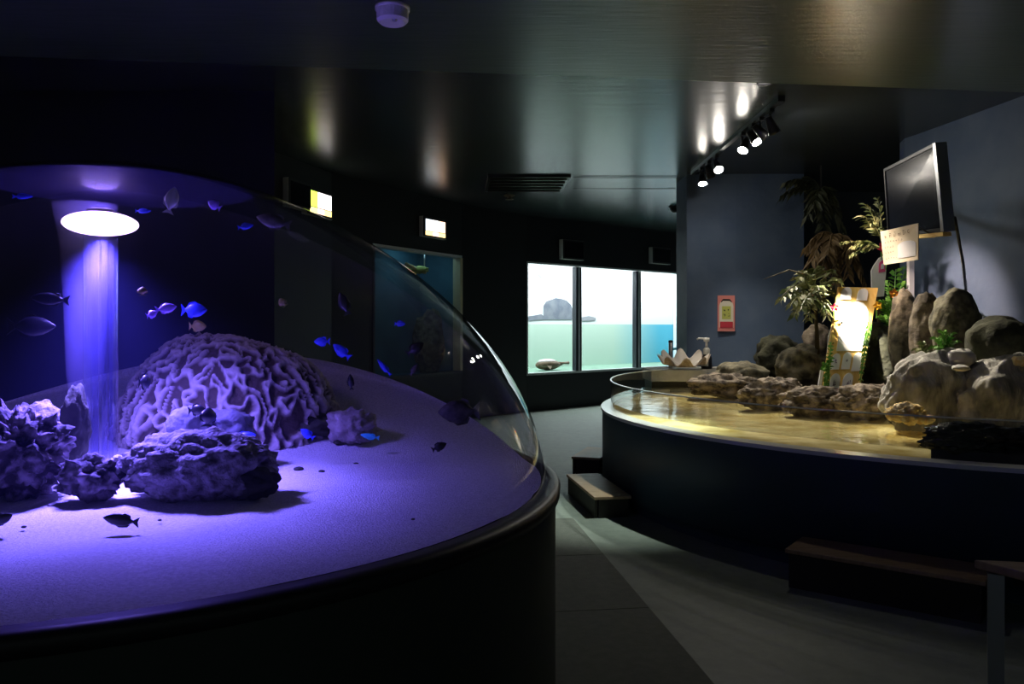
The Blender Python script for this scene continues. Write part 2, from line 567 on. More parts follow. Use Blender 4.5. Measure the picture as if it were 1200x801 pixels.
snt.links.new(gtc.outputs['Object'], gdot.inputs[0])
snt.links.new(gdot.outputs['Value'], gmr.inputs['Value'])
snt.links.new(gmr.outputs[0], grp.inputs['Fac'])
snt.links.new(grp.outputs['Color'], snt.nodes['Principled BSDF'].inputs['Base Color'])
obj('painted_sea', MB().box(wp((SL + SR) / 2, DEP, (zh + .5) / 2), (SR - SL, .04, zh - .5), ROT), sea, tank, label='sea-green lower backdrop turning turquoise at one end')
obj('side_wall', MB().box(wp(SL, .72, 1.75), (.04, 1.1, 2.5), ROT), M['mural_white'], tank)
obj('side_wall', MB().box(wp(SR, .72, 1.75), (.04, 1.1, 2.5), ROT), M['mural_white'], tank)
obj('tank_floor', MB().box(wp((SL + SR) / 2, .72, .64), (SR - SL, 1.2, .06), ROT), M['tank_floor'], tank)
obj('tank_cover', MB().box(wp((SL + SR) / 2, .72, 3.03), (SR - SL, 1.2, .06), ROT), M['mural_white'], tank)
# island silhouettes: flat paint on the backdrop
isl = MB()
def mural(px, py, dep):
    """photo pixel on the plane 'dep' behind the window"""
    o3 = wp(0, dep, 0)
    k = (px - 600) / F
    s = (k * o3.y - o3.x) / (dv.x - k * dv.y)
    q = o3 + dv * s
    q.z = EYE - (py - HOR) / F * q.y
    return q
def flat_shape(pts, name, m):
    ps = [mural(x, y, DEP - .03) for x, y in pts]
    ps2 = [p - n * .004 for p in ps]
    k = len(ps)
    mb = MB().add(ps + ps2, [tuple(range(k)), tuple(range(2 * k - 1, k - 1, -1))] + [(i, (i + 1) % k, k + (i + 1) % k, k + i) for i in range(k)])
    obj(name, mb, m, tank)
flat_shape([(637, 374), (637, 358), (640, 353), (646, 351), (651, 349), (658, 350), (664, 352), (669, 357), (671, 363), (671, 374)], 'painted_island', M['mural_island'])
flat_shape([(612, 372), (622, 370), (634, 368), (637, 370), (637, 374), (612, 376)], 'painted_island', M['mural_island'])
flat_shape([(680, 372), (690, 370), (698, 372), (698, 375), (680, 376)], 'painted_island', M['mural_cloud'])
flat_shape([(631, 322), (632, 317), (635, 315), (637, 318), (637, 323), (634, 326)], 'painted_cloud', M['mural_cloud'])
al = lamp('tank_light', 'AREA', wp(L / 2, .7, 2.98), wp(L / 2, .75, 0), TANK_W, (.95, 1.0, 1.0), tank, shape='RECTANGLE', size=L + 1.8, size_y=.7)
al.rotation_euler = (0, 0, math.atan2(dv.y, dv.x))

# fish resting on the tank floor
def blob(c, r, seed=0, amp=.15, fr=1.5, sub=3, M3=None, fn=None):
    """lumpy rounded mass -> MB"""
    bm = bmesh.new()
    bmesh.ops.create_icosphere(bm, subdivisions=sub, radius=1.0)
    mb = MB()
    o3 = Vector((seed * 3.7, seed * 1.9, seed * 5.1))
    c = Vector(c)
    vs = []
    for v in bm.verts:
        p = v.co.copy()
        k = 1 + amp * noise.noise(p * fr + o3) + amp * .5 * noise.noise(p * fr * 2.3 + o3) + amp * .25 * noise.noise(p * fr * 5 + o3)
        if fn:
            k += fn(p)
        q = Vector((p.x * r[0] * k, p.y * r[1] * k, p.z * r[2] * k))
        if M3 is not None:
            q = M3 @ q
        vs.append(q + c)
    idx = {v: i for i, v in enumerate(bm.verts)}
    mb.add(vs, [tuple(idx[v] for v in f.verts) for f in bm.faces])
    bm.free()
    return mb


c = mural(642, 428, .45)
c.z = .775
fi = thing('resting_fish', 'large brown fish with pale back resting on the lit tank floor', 'fish', (c.x, c.y, .58))
Mx = ROT
obj('body', blob(c, (.30, .14, .10), 3, .06, 1.2, 3, Mx), M['fish_brown'], fi, True)
obj('pale_back', blob(c + Vector((0, 0, .06)) - dv * .02, (.22, .10, .055), 5, .05, 1.2, 3, Mx), M['fish_pale'], fi, True, label='pale back of the fish')
tf = c + dv * .27
obj('tail', MB().tube([tf, tf + dv * .14 + Vector((0, 0, .02)), tf + dv * .28 + Vector((0, 0, .02))], [.05, .022, .03], 8), M['fish_brown'], fi, True)
obj('pectoral_fin', MB().add([c - n * .12, c - n * .2 - dv * .12 + Vector((0, 0, -.08)), c - n * .12 - dv * .14], [(0, 1, 2)]), M['fish_brown'], fi)

# ------------------------------------------------------------------ window 2: dim blue tank further left
a, b, dv, n, L = frame_of(WB[4], WB[5])
ROT = Matrix.Rotation(math.atan2(dv.y, dv.x), 3, 'Z')
z0, z1 = W2Z
win2 = struct('window_2', MB().box(wp(L / 2, .06, z0 + .02), (L, .14, .04), ROT), M['frame_dark'])
obj('head_frame', MB().box(wp(L / 2, .06, z1 - .02), (L, .14, .04), ROT), M['frame_light'], win2)
obj('side_frame', MB().box(wp(.02, .06, (z0 + z1) / 2), (.04, .14, z1 - z0 - .08), ROT), M['frame_dark'], win2)
obj('side_frame', MB().box(wp(L - .035, .05, (z0 + z1) / 2), (.07, .14, z1 - z0 - .08), ROT), M['frame_cream'], win2, label='cream-coloured upright edge')
obj('pane', MB().box(wp(L / 2, .09, (z0 + z1) / 2), (L - .1, .02, z1 - z0 - .08), ROT), M['tank_glass'], win2)
t2 = thing('reef_tank', 'dim blue tank behind the wall window left of the bright panes', 'fish tank', (*wp(L / 2, .6, 0).xy, 0))
obj('back_wall', MB().box(wp(L / 2, 1.1, 1.7), (L + .8, .04, 2.2), ROT), M['tank_blue'], t2)
obj('side_wall', MB().box(wp(L + .38, .62, 1.7), (.04, .95, 2.2), ROT), M['tank_blue'], t2)
obj('side_wall', MB().box(wp(-.38, .62, 1.7), (.04, .95, 2.2), ROT), M['tank_blue'], t2)
obj('tank_floor', MB().box(wp(L / 2, .62, .68), (L + .8, 1.0, .06), ROT), M['tank_blue'], t2)
obj('tank_cover', MB().box(wp(L / 2, .62, 2.83), (L + .8, 1.0, .06), ROT), M['tank_blue'], t2)
lamp('tank_light', 'AREA', wp(L * .85, .6, 2.75), wp(L * .9, .9, 1.0), TANK2_W, (.45, .85, 1.0), t2, size=.6)
pl = mural(522, 352, .8)
tl = thing('aquarium_lamp', 'tiny bright white point lamp inside the dim blue tank', 'lamp', (pl.x, pl.y, pl.z))
obj('bulb', blob(pl, (.02, .02, .02), 1, 0, 1, 2), M['smallbulb'], tl, True)
obj('cable', MB().tube([pl + Vector((0, .02, .02)), pl + n * .2 + Vector((0, 0, .2)), (pl + n * .22).xy.to_3d() + Vector((0, 0, 2.78))], .008, 6), M['black'], tl, True)
rk = mural(487, 318, .55)
ra = thing('algae_ledge', 'yellow-green crusted pipe ledge in the dim blue tank', 'ledge', (rk.x, rk.y, rk.z))
obj('pipe', MB().tube([rk - dv * .25 + Vector((0, 0, .10)), rk + dv * .25], .03, 8), M['sponge'], ra, True)
obj('crust', blob(rk + dv * .05 + Vector((0, 0, .03)), (.17, .07, .06), 4, .4, 2.5, 3), M['poster_green'], ra, True)
obj('hanger', MB().tube([rk + dv * .24, (rk + dv * .24).xy.to_3d() + Vector((0, 0, 2.8))], .012, 6), M['grey_metal'], ra, True)
rk = mural(505, 348, .85)
rp = obj('tank_rock', blob((rk.x, rk.y, 1.2), (.32, .2, .55), 8, .3, 2.0, 3), M['red_boulder'])
tag(rp, 'dull reddish rock standing inside the dim blue tank', 'rock')

# ------------------------------------------------------------------ wall monitors above the tanks
def monitor(ptA, dirv, width, zc, h, depth, label, lit, cols=None):
    dirv = Vector((*dirv, 0)).normalized()
    nout = Vector((dirv.y, -dirv.x, 0))        # towards the hall
    rot = Matrix.Rotation(math.atan2(dirv.y, dirv.x), 3, 'Z')
    A = Vector((*ptA, 0))
    def q(s, o, z):
        return A + dirv * s + nout * o + Vector((0, 0, z))
    t = thing('wall_monitor', label, 'monitor', q(width / 2, 0, zc - h / 2), 'wall monitors above the tanks')
    obj('housing', MB().box(q(width / 2, depth / 2, zc), (width, depth, h), rot), M['white_metal'], t, bevel=.008)
    bz_ = obj('bezel', MB().box(q(width / 2, depth + .006, zc), (width - .012, .012, h - .012), rot), M['black'], t)
    if lit:
        iw = width - .10
        for k, m in enumerate(cols):
            s0 = .05 + iw * k / 3
            obj('screen_picture', MB().box(q(s0 + iw / 6, depth + .014, zc + h * .09), (iw / 3 - .016, .004, h * .56), rot), M[m], bz_)
            obj('screen_caption', MB().box(q(s0 + iw / 6, depth + .014, zc - h * .32), (iw / 3 - .008, .004, h * .2), rot), M['screen_warm' if k != 1 else 'screen_pink'], bz_)
    else:
        obj('screen', MB().box(q(width / 2, depth + .014, zc), (width - .07, .004, h - .07), rot), M['screen_off'], bz_)
    obj('bracket', MB().box(q(width / 2, .0, zc), (width * .4, .03, h * .4), rot), M['black'], t)
    return t


def wall_at(i, px):
    A, B = Vector(WB[i]), Vector(WB[i + 1])
    d_ = B - A
    k = (px - 600) / F
    s = (k * A.y - A.x) / (d_.x - k * d_.y)
    return A + d_ * s, d_.normalized()
q, dd = wall_at(2, 353)
monitor(q, dd, .62, 3.0, .33, .075, 'lit wall monitor with bright pictures, nearest the dome rim', True, ('screen_green', 'screen_white', 'screen_white'))
q, dd = wall_at(1, 331)
monitor(q, dd, .5, 3.03, .33, .075, 'switched-off wall monitor seen almost edge-on left of lit one', False)
q, dd = wall_at(4, 491)
monitor(q, dd, .62, 2.98, .30, .07, 'lit wall monitor above the dim blue tank window', True, ('screen_cool', 'screen_white', 'screen_pink'))
q, dd = wall_at(6, 655)
monitor(q, dd, .56, 2.90, .36, .10, 'dark wall monitor above the left bright pane', False)
q, dd = wall_at(6, 760)
monitor(q, dd, .60, 2.94, .33, .10, 'dark wall monitor above the right bright pane', False)

# ------------------------------------------------------------------ the dome aquarium
DC = Vector((-1.675, 3.437, 0))
DR, DH, DP, RIM = 1.82, 1.34, 1.75, .85


def dome_r(z, k=1.0):
    h = max(0.0, min(1.0, (z - RIM) / (DH * k)))
    return DR * k * (1 - h ** DP) ** (1 / DP)


def inside(p, k=.985):
    if p.z < RIM:
        return False
    r = (p.xy - DC.xy).length
    return p.z < RIM + DH * k and r < dome_r(p.z, k)


def sand_z(x, y):
    t = max(0.0, ((y - DC.y) / DR - .25) / .7)
    r = math.hypot(x - DC.x, y - DC.y) / DR
    return RIM + .44 * min(1.2, t) ** 1.5 + .012 * noise.noise(Vector((x * 3, y * 3, 0))) * (1 - r ** 6) - .0


dome = thing('dome_aquarium', 'huge clear acrylic dome aquarium with violet light and white sand', 'aquarium', (DC.x, DC.y, 0))
obj('base', MB().lathe([(1.86, .0), (1.86, .80)], (DC.x, DC.y, 0), 128), M['base_green'], dome, True)
obj('collar', MB().lathe([(1.86, .795), (1.878, .80), (1.881, .835), (1.87, .85), (1.805, .852), (1.80, .80)], (DC.x, DC.y, 0), 128), M['collar'], dome, True)
prof = []
for k in range(41):
    t = k / 40 * PI / 2
    prof.append((DR * math.cos(t) ** (2 / DP), RIM + DH * math.sin(t) ** (2 / DP)))
prof[-1] = (.0001, RIM + DH)
obj('dome_shell', MB().lathe(prof, (DC.x, DC.y, 0), 128), M['acrylic'], dome, True)
# sand bed
sb = MB()
NR, NA = 46, 128
vs, fs = [Vector((DC.x, DC.y, sand_z(DC.x, DC.y)))], []
for i in range(1, NR + 1):
    for k in range(NA):
        w = 2 * PI * k / NA
        r = 1.80 * i / NR
        x, y = DC.x + r * math.cos(w), DC.y + r * math.sin(w)
        z = sand_z(x, y)
        rm = dome_r(z, .985) if z > RIM else 1.80
        if r > rm:
            x, y = DC.x + rm * math.cos(w), DC.y + rm * math.sin(w)
        vs.append(Vector((x, y, z)))
for k in range(NA):
    fs.append((0, 1 + k, 1 + (k + 1) % NA))
for i in range(NR - 1):
    for k in range(NA):
        p0 = 1 + i * NA
        fs.append((p0 + k, p0 + NA + k, p0 + NA + (k + 1) % NA, p0 + (k + 1) % NA))
sb.add(vs, fs)
obj('sand_bed', sb, M['sand'], dome, True, kind='stuff', label='white coral sand bed')

# water: fills the dome up to a level surface; slightly cloudy
WLV = 2.085
wm = bpy.data.materials.new('cloudy_blue_water')
wm.use_nodes = True
nt = wm.node_tree
for nd in list(nt.nodes):
    if nd.type != 'OUTPUT_MATERIAL':
        nt.nodes.remove(nd)
tr = nt.nodes.new('ShaderNodeBsdfTransparent')
nt.links.new(tr.outputs[0], nt.nodes['Material Output'].inputs['Surface'])
vs_ = nt.nodes.new('ShaderNodeVolumeScatter')
vs_.inputs['Color'].default_value = (.35, .40, 1.0, 1)
vs_.inputs['Density'].default_value = .014
vs_.inputs['Anisotropy'].default_value = .2
nt.links.new(vs_.outputs[0], nt.nodes['Material Output'].inputs['Volume'])
wprof = [(.001, RIM - .03), (1.79, RIM - .03)]
for k in range(0, 41):
    zz = RIM + .01 + (WLV - RIM - .01) * k / 40
    wprof.append((dome_r(zz, .992), zz))
wprof.append((.001, WLV))
obj('water', MB().lathe(wprof, (DC.x, DC.y, 0), 96), wm, dome, True, label='slightly cloudy blue water')
M['surface'] = clear('water_surface', (.97, .97, 1), .01, .06, 3.0, .4, haze=.04, hcol=(.35, .3, 1), bump=.05, bscale=4)  # blue milkiness here helps paint the glow at the dome top
M['film'] = clear('crown_glow_film', (.97, .97, 1), .0, .0, 4.0, .1, haze=.028, hcol=(.28, .22, 1))  # blue milky film stands in for violet light reflected in the crown
rw = dome_r(WLV, .99)
obj('water_surface', MB().lathe([(.001, WLV + .004), (rw, WLV + .004)], (DC.x, DC.y, 0), 96), M['surface'], dome, True, label='water line near the top of the dome')
fp = [(dome_r(WLV + (RIM + DH * .985 - WLV) * k / 14, .985), WLV + (RIM + DH * .985 - WLV) * k / 14) for k in range(15)]
obj('crown_glow', MB().lathe(fp[:-1] + [(.001, RIM + DH * .985)], (DC.x, DC.y, 0), 96), M['film'], dome, True, label='inner crown film with violet glow put into its colour')
# lamp in the middle, on a clear tube
lc = P(118, 262, 3.437)
Rx = .150
lh = obj('lamp_housing', MB().lathe([(.001, .066), (.05, .064), (.06, .05), (.05, .04), (.001, .04)], lc, 40), M['lamp_body'], dome, True)
obj('lamp_lens', MB().lathe([(Rx * math.cos(w_ * PI / 16) + .0005, -.051 * math.sin(w_ * PI / 16)) for w_ in range(-8, 9)], lc, 40), M['lamp_lens'], lh, True, label='glowing violet-white lens')
tub = obj('tube', MB().lathe([(.068, sand_z(lc.x, lc.y) + .1 - RIM), (.068, lc.z - .06 - RIM)], (lc.x, lc.y, RIM), 28), M['tube'], dome, True, label='clear upright tube below the lamp')
for dx, rr in ((-.03, .016), (.012, .012), (.04, .009)):
    obj('inner_pipe', MB().lathe([(rr, .08), (rr, lc.z - .07 - RIM)], (lc.x + dx, lc.y + .01, RIM), 14), M['tube'], tub, True)
# haze volume put in for the lamp's beam in bubbles round the tube
pm = bpy.data.materials.new('beam_haze_volume')
pm.use_nodes = True
nt = pm.node_tree
for nd in list(nt.nodes):
    if nd.type != 'OUTPUT_MATERIAL':
        nt.nodes.remove(nd)
tr = nt.nodes.new('ShaderNodeBsdfTransparent')
nt.links.new(tr.outputs[0], nt.nodes['Material Output'].inputs['Surface'])
v2 = nt.nodes.new('ShaderNodeVolumeScatter')
v2.inputs['Color'].default_value = (.45, .42, 1.0, 1)
v2.inputs['Density'].default_value = .9
nt.links.new(v2.outputs[0], nt.nodes['Material Output'].inputs['Volume'])
bx = P(97, 400, 3.437)
pc = P(88, 300, 3.437)
obj('beam_haze', MB().lathe([(.001, 1.12), (.06, 1.14), (.075, 1.3), (.085, 1.6), (.10, 1.85), (.13, 2.03), (.001, 2.04)], (bx.x, bx.y + .02, 0), 32), pm, dome, True, kind='stuff', label='hazy plume of fine bubbles rising round the tube')
lamp('dome_spot', 'SPOT', lc + Vector((0, 0, -.07)), lc + Vector((.10, -.05, -1)), DOME_W, DOME_COL, dome, spot_size=R_(122), spot_blend=1.0, shadow_soft_size=.11)
lamp('dome_beam', 'SPOT', lc + Vector((0, 0, -.075)), lc + Vector((.22, -.28, -1)), DOME_BEAM_W, DOME_COL, dome, spot_size=R_(88), spot_blend=1.0, shadow_soft_size=.11)
lamp('dome_glow', 'POINT', lc + Vector((0, 0, .11)), None, DOME_GLOW_W, (.35, .22, 1.0), dome, shadow_soft_size=.08)
# a black strip with a catch down the side of the base
wA = math.atan2(-DC.y, -DC.x) - math.acos(1.86 / DC.xy.length)
tp = Vector((DC.x + 1.868 * math.cos(wA), DC.y + 1.868 * math.sin(wA), 0))
RT = Matrix.Rotation(wA, 3, 'Z')
obj('cover_strip', MB().box(tp + Vector((0, 0, .39)), (.016, .05, .74), RT), M['black'], dome)
obj('catch', MB().box(tp + Vector((.006, 0, .53)), (.03, .05, .15), RT), M['black'], dome, bevel=.004)

# ------------------------------------------------------------------ inside the dome: corals and rocks
# big brain coral with winding ridges
def ridges(p):
    q_ = Vector((p.x * 8.2, p.y * 8.2, p.z * 3.6))
    w = Vector((noise.noise(q_ * .8 + Vector((5, 1, 2))), noise.noise(q_ * .8 + Vector((9, 4, 7))), noise.noise(q_ * .8 + Vector((1, 8, 3)))))
    v = noise.noise(q_ * 1.25 + w * 1.0)
    return max(0.0, 1 - abs(v) * 3.2)


bc = P(268, 470, 4.38)
bz = sand_z(bc.x, 4.38) - .05
bm = bmesh.new()
bmesh.ops.create_icosphere(bm, subdivisions=7, radius=1.0)
bmesh.ops.delete(bm, geom=[v for v in bm.verts if v.co.z < -.12 or v.co.y > .55], context='VERTS')
mb = MB()
vals, vsl = [], []
for v in bm.verts:
    p = v.co.copy()
    rg = ridges(p)
    fine = noise.noise(p * 30)
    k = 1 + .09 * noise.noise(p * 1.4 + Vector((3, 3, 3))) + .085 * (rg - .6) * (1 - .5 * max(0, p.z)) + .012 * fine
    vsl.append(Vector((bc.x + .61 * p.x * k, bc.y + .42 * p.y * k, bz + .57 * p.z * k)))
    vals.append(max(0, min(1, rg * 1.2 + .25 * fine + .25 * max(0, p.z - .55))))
idx = {v: i for i, v in enumerate(bm.verts)}
fcs = [tuple(idx[v] for v in f.verts) for f in bm.faces]
bm.free()
mb.add(vsl, fcs)
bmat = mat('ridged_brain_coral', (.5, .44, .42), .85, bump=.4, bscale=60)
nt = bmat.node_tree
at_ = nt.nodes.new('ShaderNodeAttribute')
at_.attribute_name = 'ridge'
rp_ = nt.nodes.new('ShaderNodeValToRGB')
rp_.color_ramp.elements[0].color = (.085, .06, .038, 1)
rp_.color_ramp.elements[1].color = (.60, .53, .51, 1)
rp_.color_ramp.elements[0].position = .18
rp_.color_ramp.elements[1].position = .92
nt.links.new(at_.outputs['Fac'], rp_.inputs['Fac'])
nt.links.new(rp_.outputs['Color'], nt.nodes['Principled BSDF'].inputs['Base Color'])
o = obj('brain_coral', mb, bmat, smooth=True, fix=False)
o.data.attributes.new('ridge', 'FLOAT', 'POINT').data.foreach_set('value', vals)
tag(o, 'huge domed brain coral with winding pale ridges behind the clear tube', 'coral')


def lump(name, px, py, dep, wpx, hpx, m, label, cat='coral', seed=1, amp=.3, fr=2.2, sub=4, ythick=.8, zbase=None, fn=None, group=None):
    """lumpy rock centred on photo pixel at depth dep, sized in photo pixels"""
    c_ = P(px, py, dep)
    rx, rz = wpx / 2 / F * dep, hpx / 2 / F * dep
    o_ = obj(name, blob(c_, (rx, rx * ythick, rz), seed, amp, fr, sub, None, fn), m, smooth=True)
    return tag(o_, label, cat, group)


spiky = lambda p: .22 * noise.noise(p * 9) + .12 * noise.noise(p * 17)
lump('small_coral', 413, 501, 4.15, 54, 44, M['coral'], 'small knobbly coral at the right foot of the brain coral', seed=4, fn=spiky)
lump('plate_coral', 234, 548, 3.05, 168, 80, M['plate_coral'], 'broad crusty plate coral lying on the sand before brain coral', seed=6, amp=.16, ythick=.7, sub=5, fn=lambda p: .16 * noise.noise(Vector((p.x * 7, p.y * 7, p.z * 1.6))) + .07 * noise.noise(p * 14) + .10 * max(0, p.z))
lump('low_rock', 290, 566, 3.0, 66, 40, M['dark_boulder'], 'small dark rock under the right end of plate coral', 'rock', seed=12, ythick=.6)
lump('live_rock', 18, 528, 3.0, 110, 100, M['live_rock'], 'rugged encrusted rock at the left end of the dome sand', 'rock', seed=14, amp=.35, sub=5, fn=spiky)
lump('live_rock', 52, 500, 3.3, 50, 58, M['plate_coral'], 'rounded bluish coral head behind the rugged left rock', 'coral', seed=17, amp=.2)
lump('pointed_rock', 88, 500, 3.25, 34, 90, M['dark_boulder'], 'dark pointed rock standing just left of the clear tube', 'rock', seed=21, amp=.25)
lump('live_rock', 107, 560, 2.95, 70, 50, M['live_rock'], 'low dark rock at the foot of the clear tube', 'rock', seed=23, amp=.3, fn=spiky)
lump('white_coral', 143, 548, 3.02, 26, 30, M['white_stone'], 'small bright white coral between tube foot and plate coral', 'coral', seed=25, amp=.4, fn=spiky)
lump('bluish_coral', 222, 497, 3.55, 52, 44, M['blue_coral'], 'rounded bluish coral in front of brain coral', 'coral', seed=29, amp=.15)
lump('coral_lobe', 262, 500, 3.7, 70, 40, M['blue_coral'], 'low coral lobe right of the rounded bluish coral', 'coral', seed=31, amp=.2)
lump('dark_rock', 362, 497, 4.25, 70, 30, M['dark_boulder'], 'dark shaded rock under the right side of brain coral', 'rock', seed=33, amp=.3)
random.seed(3)
for px, py, s, lab in ((332, 520, 5, 'tiny dark pebble on sand under brain coral'), (350, 549, 9, 'thin brown pebble on bright sand right of plate coral'), (377, 552, 6, 'flat grey pebble beside thin brown pebble'), (417, 543, 5, 'small dark pebble on sand below the small coral'), (396, 518, 9, 'flat grey shard just left of the small coral'), (28, 617, 5, 'dark pebble on sand near the left edge'), (187, 609, 4, 'dark pebble right of the low black fish'), (484, 608, 4, 'small pebble on dim sand in lower right of dome')):
    for it in range(60):
        dep = 5.2 - it * .05
        p = P(px, py, dep)
        if p.z >= sand_z(p.x, p.y):
            break
    r = s / F * dep / 2
    o = obj('pebble', blob(p, (r * 1.3, r, r * .6), px, .2, 1.5, 2), M['dark_boulder'], smooth=True)
    tag(o, lab, 'pebble', 'pebbles on the dome sand')


# ------------------------------------------------------------------ fish in the dome
def fish(px, py, lpx, hr, ang, m, label, fr=.35, yaw=0.0, eye=False, dep=None):
    """body of length lpx (photo px), height ratio hr, ang = tilt in the picture (deg, head to +x), yaw turns it about vertical"""
    ts = [1.2 + .03 * i for i in range(160)]
    ok = [t for t in ts if inside(P(px, py, t)) and P(px, py, t).z > sand_z(P(px, py, t).x, t) + .03]
    t = dep or (ok[0] + (ok[-1] - ok[0]) * fr if ok else 3.2)
    c_ = P(px, py, t)
    L_ = lpx / F * t
    rot = Matrix.Rotation(R_(yaw), 3, 'Z') @ Matrix.Rotation(-R_(ang), 3, 'Y')
    q = thing('reef_fish', label, 'fish', c_, 'small fish in the dome')
    H_ = L_ * hr
    prof_ = [(-.5, .02), (-.46, .2), (-.36, .5), (-.2, .85), (0, 1.0), (.18, .88), (.32, .5), (.40, .25), (.44, .2)]
    mb_ = MB()
    n_ = 10
    vs_l, f_l = [], []
    for s_, w_ in prof_:
        for k in range(n_):
            a_ = 2 * PI * k / n_
            v_ = Vector((-s_ * L_ * .86 + L_ * .03, math.cos(a_) * w_ * H_ * .22, math.sin(a_) * w_ * H_ * .5))
            vs_l.append(rot @ v_ + c_)
    for i in range(len(prof_) - 1):
        for k in range(n_):
            f_l.append((i * n_ + k, i * n_ + (k + 1) % n_, (i + 1) * n_ + (k + 1) % n_, (i + 1) * n_ + k))
    f_l.append(tuple(range(n_)))
    f_l.append(tuple(range((len(prof_) - 1) * n_, len(prof_) * n_)))
    mb_.add(vs_l, f_l)
    obj('body', mb_, m, q, True)

    def fin(name, pts, th=.006):
        a3 = [rot @ Vector((x * L_, th * L_, z * H_)) + c_ for x, z in pts]
        b3 = [rot @ Vector((x * L_, -th * L_, z * H_)) + c_ for x, z in pts]
        k = len(pts)
        obj(name, MB().add(a3 + b3, [tuple(range(k)), tuple(range(2 * k - 1, k - 1, -1))] + [(i, (i + 1) % k, k + (i + 1) % k, k + i) for i in range(k)]), m, q)
    fin('tail_fin', [(-.33, .1), (-.5, .42), (-.455, 0), (-.5, -.42), (-.33, -.1)])
    fin('dorsal_fin', [(.15, .40), (.02, .58), (-.2, .5), (-.27, .25), (-.1, .35)])
    fin('anal_fin', [(0, -.40), (-.1, -.55), (-.24, -.45), (-.27, -.25), (-.1, -.35)])
    return q


fish(3, 608, 28, .45, 25, M['fish_black'], 'black fish cut by the left frame edge above sand', dep=2.5)
fish(141, 609, 45, .34, 172, M['fish_black'], 'black fish low over the sand before the plate coral', dep=2.5)
fish(170, 447, 18, 1.0, 0, M['fish_black'], 'round black fish before the left side of brain coral', dep=3.5, yaw=60)
fish(244, 488, 24, 1.1, 80, M['fish_black'], 'tall oval black fish before the middle of brain coral', dep=3.4, yaw=70)
fish(231, 480, 22, .6, 5, M['fish_black'], 'small black fish just left of the tall oval black fish', dep=3.45)
fish(58, 350, 48, .32, 175, M['fish_black'], 'slim dark fish left of the clear tube below lamp', dep=3.3)
fish(38, 382, 60, .4, 0, M['fish_black'], 'large dark fish in shadow at far left of the dome', dep=3.4)
fish(537, 482, 52, .55, 182, M['fish_grey'], 'large grey fish over the sand at right of the dome', dep=4.05)
fish(515, 523, 20, .5, 25, M['fish_black'], 'small black fish below the large grey fish', dep=3.7)
fish(487, 408, 25, .5, 35, M['fish_black'], 'dark fish tilted upward above the right-hand sand', dep=4.2)
fish(411, 447, 20, .4, 95, M['fish_black'], 'thin black fish pointing straight up right of brain coral', dep=4.0)
fish(403, 355, 30, .45, 110, M['fish_black'], 'dark fish hanging steeply high in the dome right side', dep=3.8)
fish(320, 259, 44, .4, 165, M['fish_grey'], 'dark grey fish near the right shoulder of the dome', dep=3.5)
fish(485, 433, 16, .4, 60, M['fish_grey'], 'faint grey fish just below the upward tilted dark fish', dep=4.2)
fish(195, 361, 27, .45, 10, M['fish_violet'], 'bright violet fish above brain coral beside a darker blue one', dep=3.3)
fish(178, 368, 14, .7, 20, M['fish_violet'], 'small violet fish lowest left of the three above brain coral', dep=3.3)
fish(228, 363, 32, .55, 0, M['fish_blue'], 'deep blue oval fish, right one of three above brain coral', dep=3.5)
fish(251, 240, 18, .6, 150, M['fish_violet'], 'violet fish high under the water line', dep=3.3)
fish(288, 265, 20, .4, 10, M['fish_blue'], 'blue fish below the high violet fish', dep=3.3)
fish(27, 230, 26, .25, 0, M['fish_blue'], 'thin blue fish close under the water line at left', dep=3.3)
fish(168, 247, 20, .3, 0, M['fish_blue'], 'thin blue fish just right of the glowing lamp', dep=3.4)
fish(377, 400, 20, .55, 180, M['fish_blue'], 'blue fish above the right slope of brain coral', dep=4.0)
fish(400, 411, 27, .45, 140, M['fish_blue'], 'bright blue fish angled down beyond brain coral', dep=3.9)
fish(450, 430, 26, .25, 130, M['fish_blue'], 'slim blue fish pointing down over the bare sand', dep=4.0)
fish(286, 513, 32, .45, 15, M['fish_blue'], 'bright blue fish at the foot of brain coral', dep=3.6)
fish(360, 508, 20, .5, 145, M['fish_blue'], 'blue fish over bright sand near brain coral foot', dep=3.7)
fish(433, 511, 24, .3, 170, M['cyan'], 'cyan fish beside the small knobbly coral', dep=3.95)
fish(167, 341, 11, 1.1, 90, M['fish_olive'], 'small olive fish high right of the tube', dep=3.3)
fish(331, 354, 12, .8, 130, M['fish_olive'], 'dull yellow fish high above brain coral right slope', dep=3.6)
fish(232, 382, 22, .6, 0, M['fish_olive'], 'olive fish brushing the top of brain coral', dep=3.9)
fish(469, 379, 14, .5, 0, M['fish_blue'], 'faint blue fish far right in the dome gloom', dep=4.3)
fish(201, 234, 34, .5, 75, M['fish_pale'], 'pale reflection near the water line, shaped as a fish', dep=3.1)  # a pale reflection, put in as a solid fish shape

# ------------------------------------------------------------------ the touch pool
PC = Vector((4.152, 7.237, 0))
PR = 3.31
A0, A1 = R_(120), R_(274)
pool = thing('touch_pool', 'large round navy touch pool with glass rim and shallow yellow water', 'pool', (PC.x, PC.y, 0))
obj('pool_wall', MB().lathe([(PR - .05, 0), (PR - .05, .10), (PR, .10), (PR, .735)], PC, 110, A0, A1), M['pool_wall'], pool, True)
obj('rim', MB().lathe([(PR - .01, .71), (PR + .012, .715), (PR + .012, .74), (PR - .10, .745), (PR - .10, .60)], PC, 110, A0, A1), M['rim'], pool)
gr_ = obj('glass_rail', MB().lathe([(PR - .08, .74), (PR - .08, .985)], PC, 110, A0, A1), M['glass'], pool, True, label='clear curved glass rail')
obj('glass_rail_edge', MB().lathe([(PR - .074, .982), (PR - .074, .990), (PR - .088, .990), (PR - .088, .982), (PR - .074, .982)], PC, 110, A0, A1), M['glass_edge'], gr_, label='bright polished top edge of the glass')


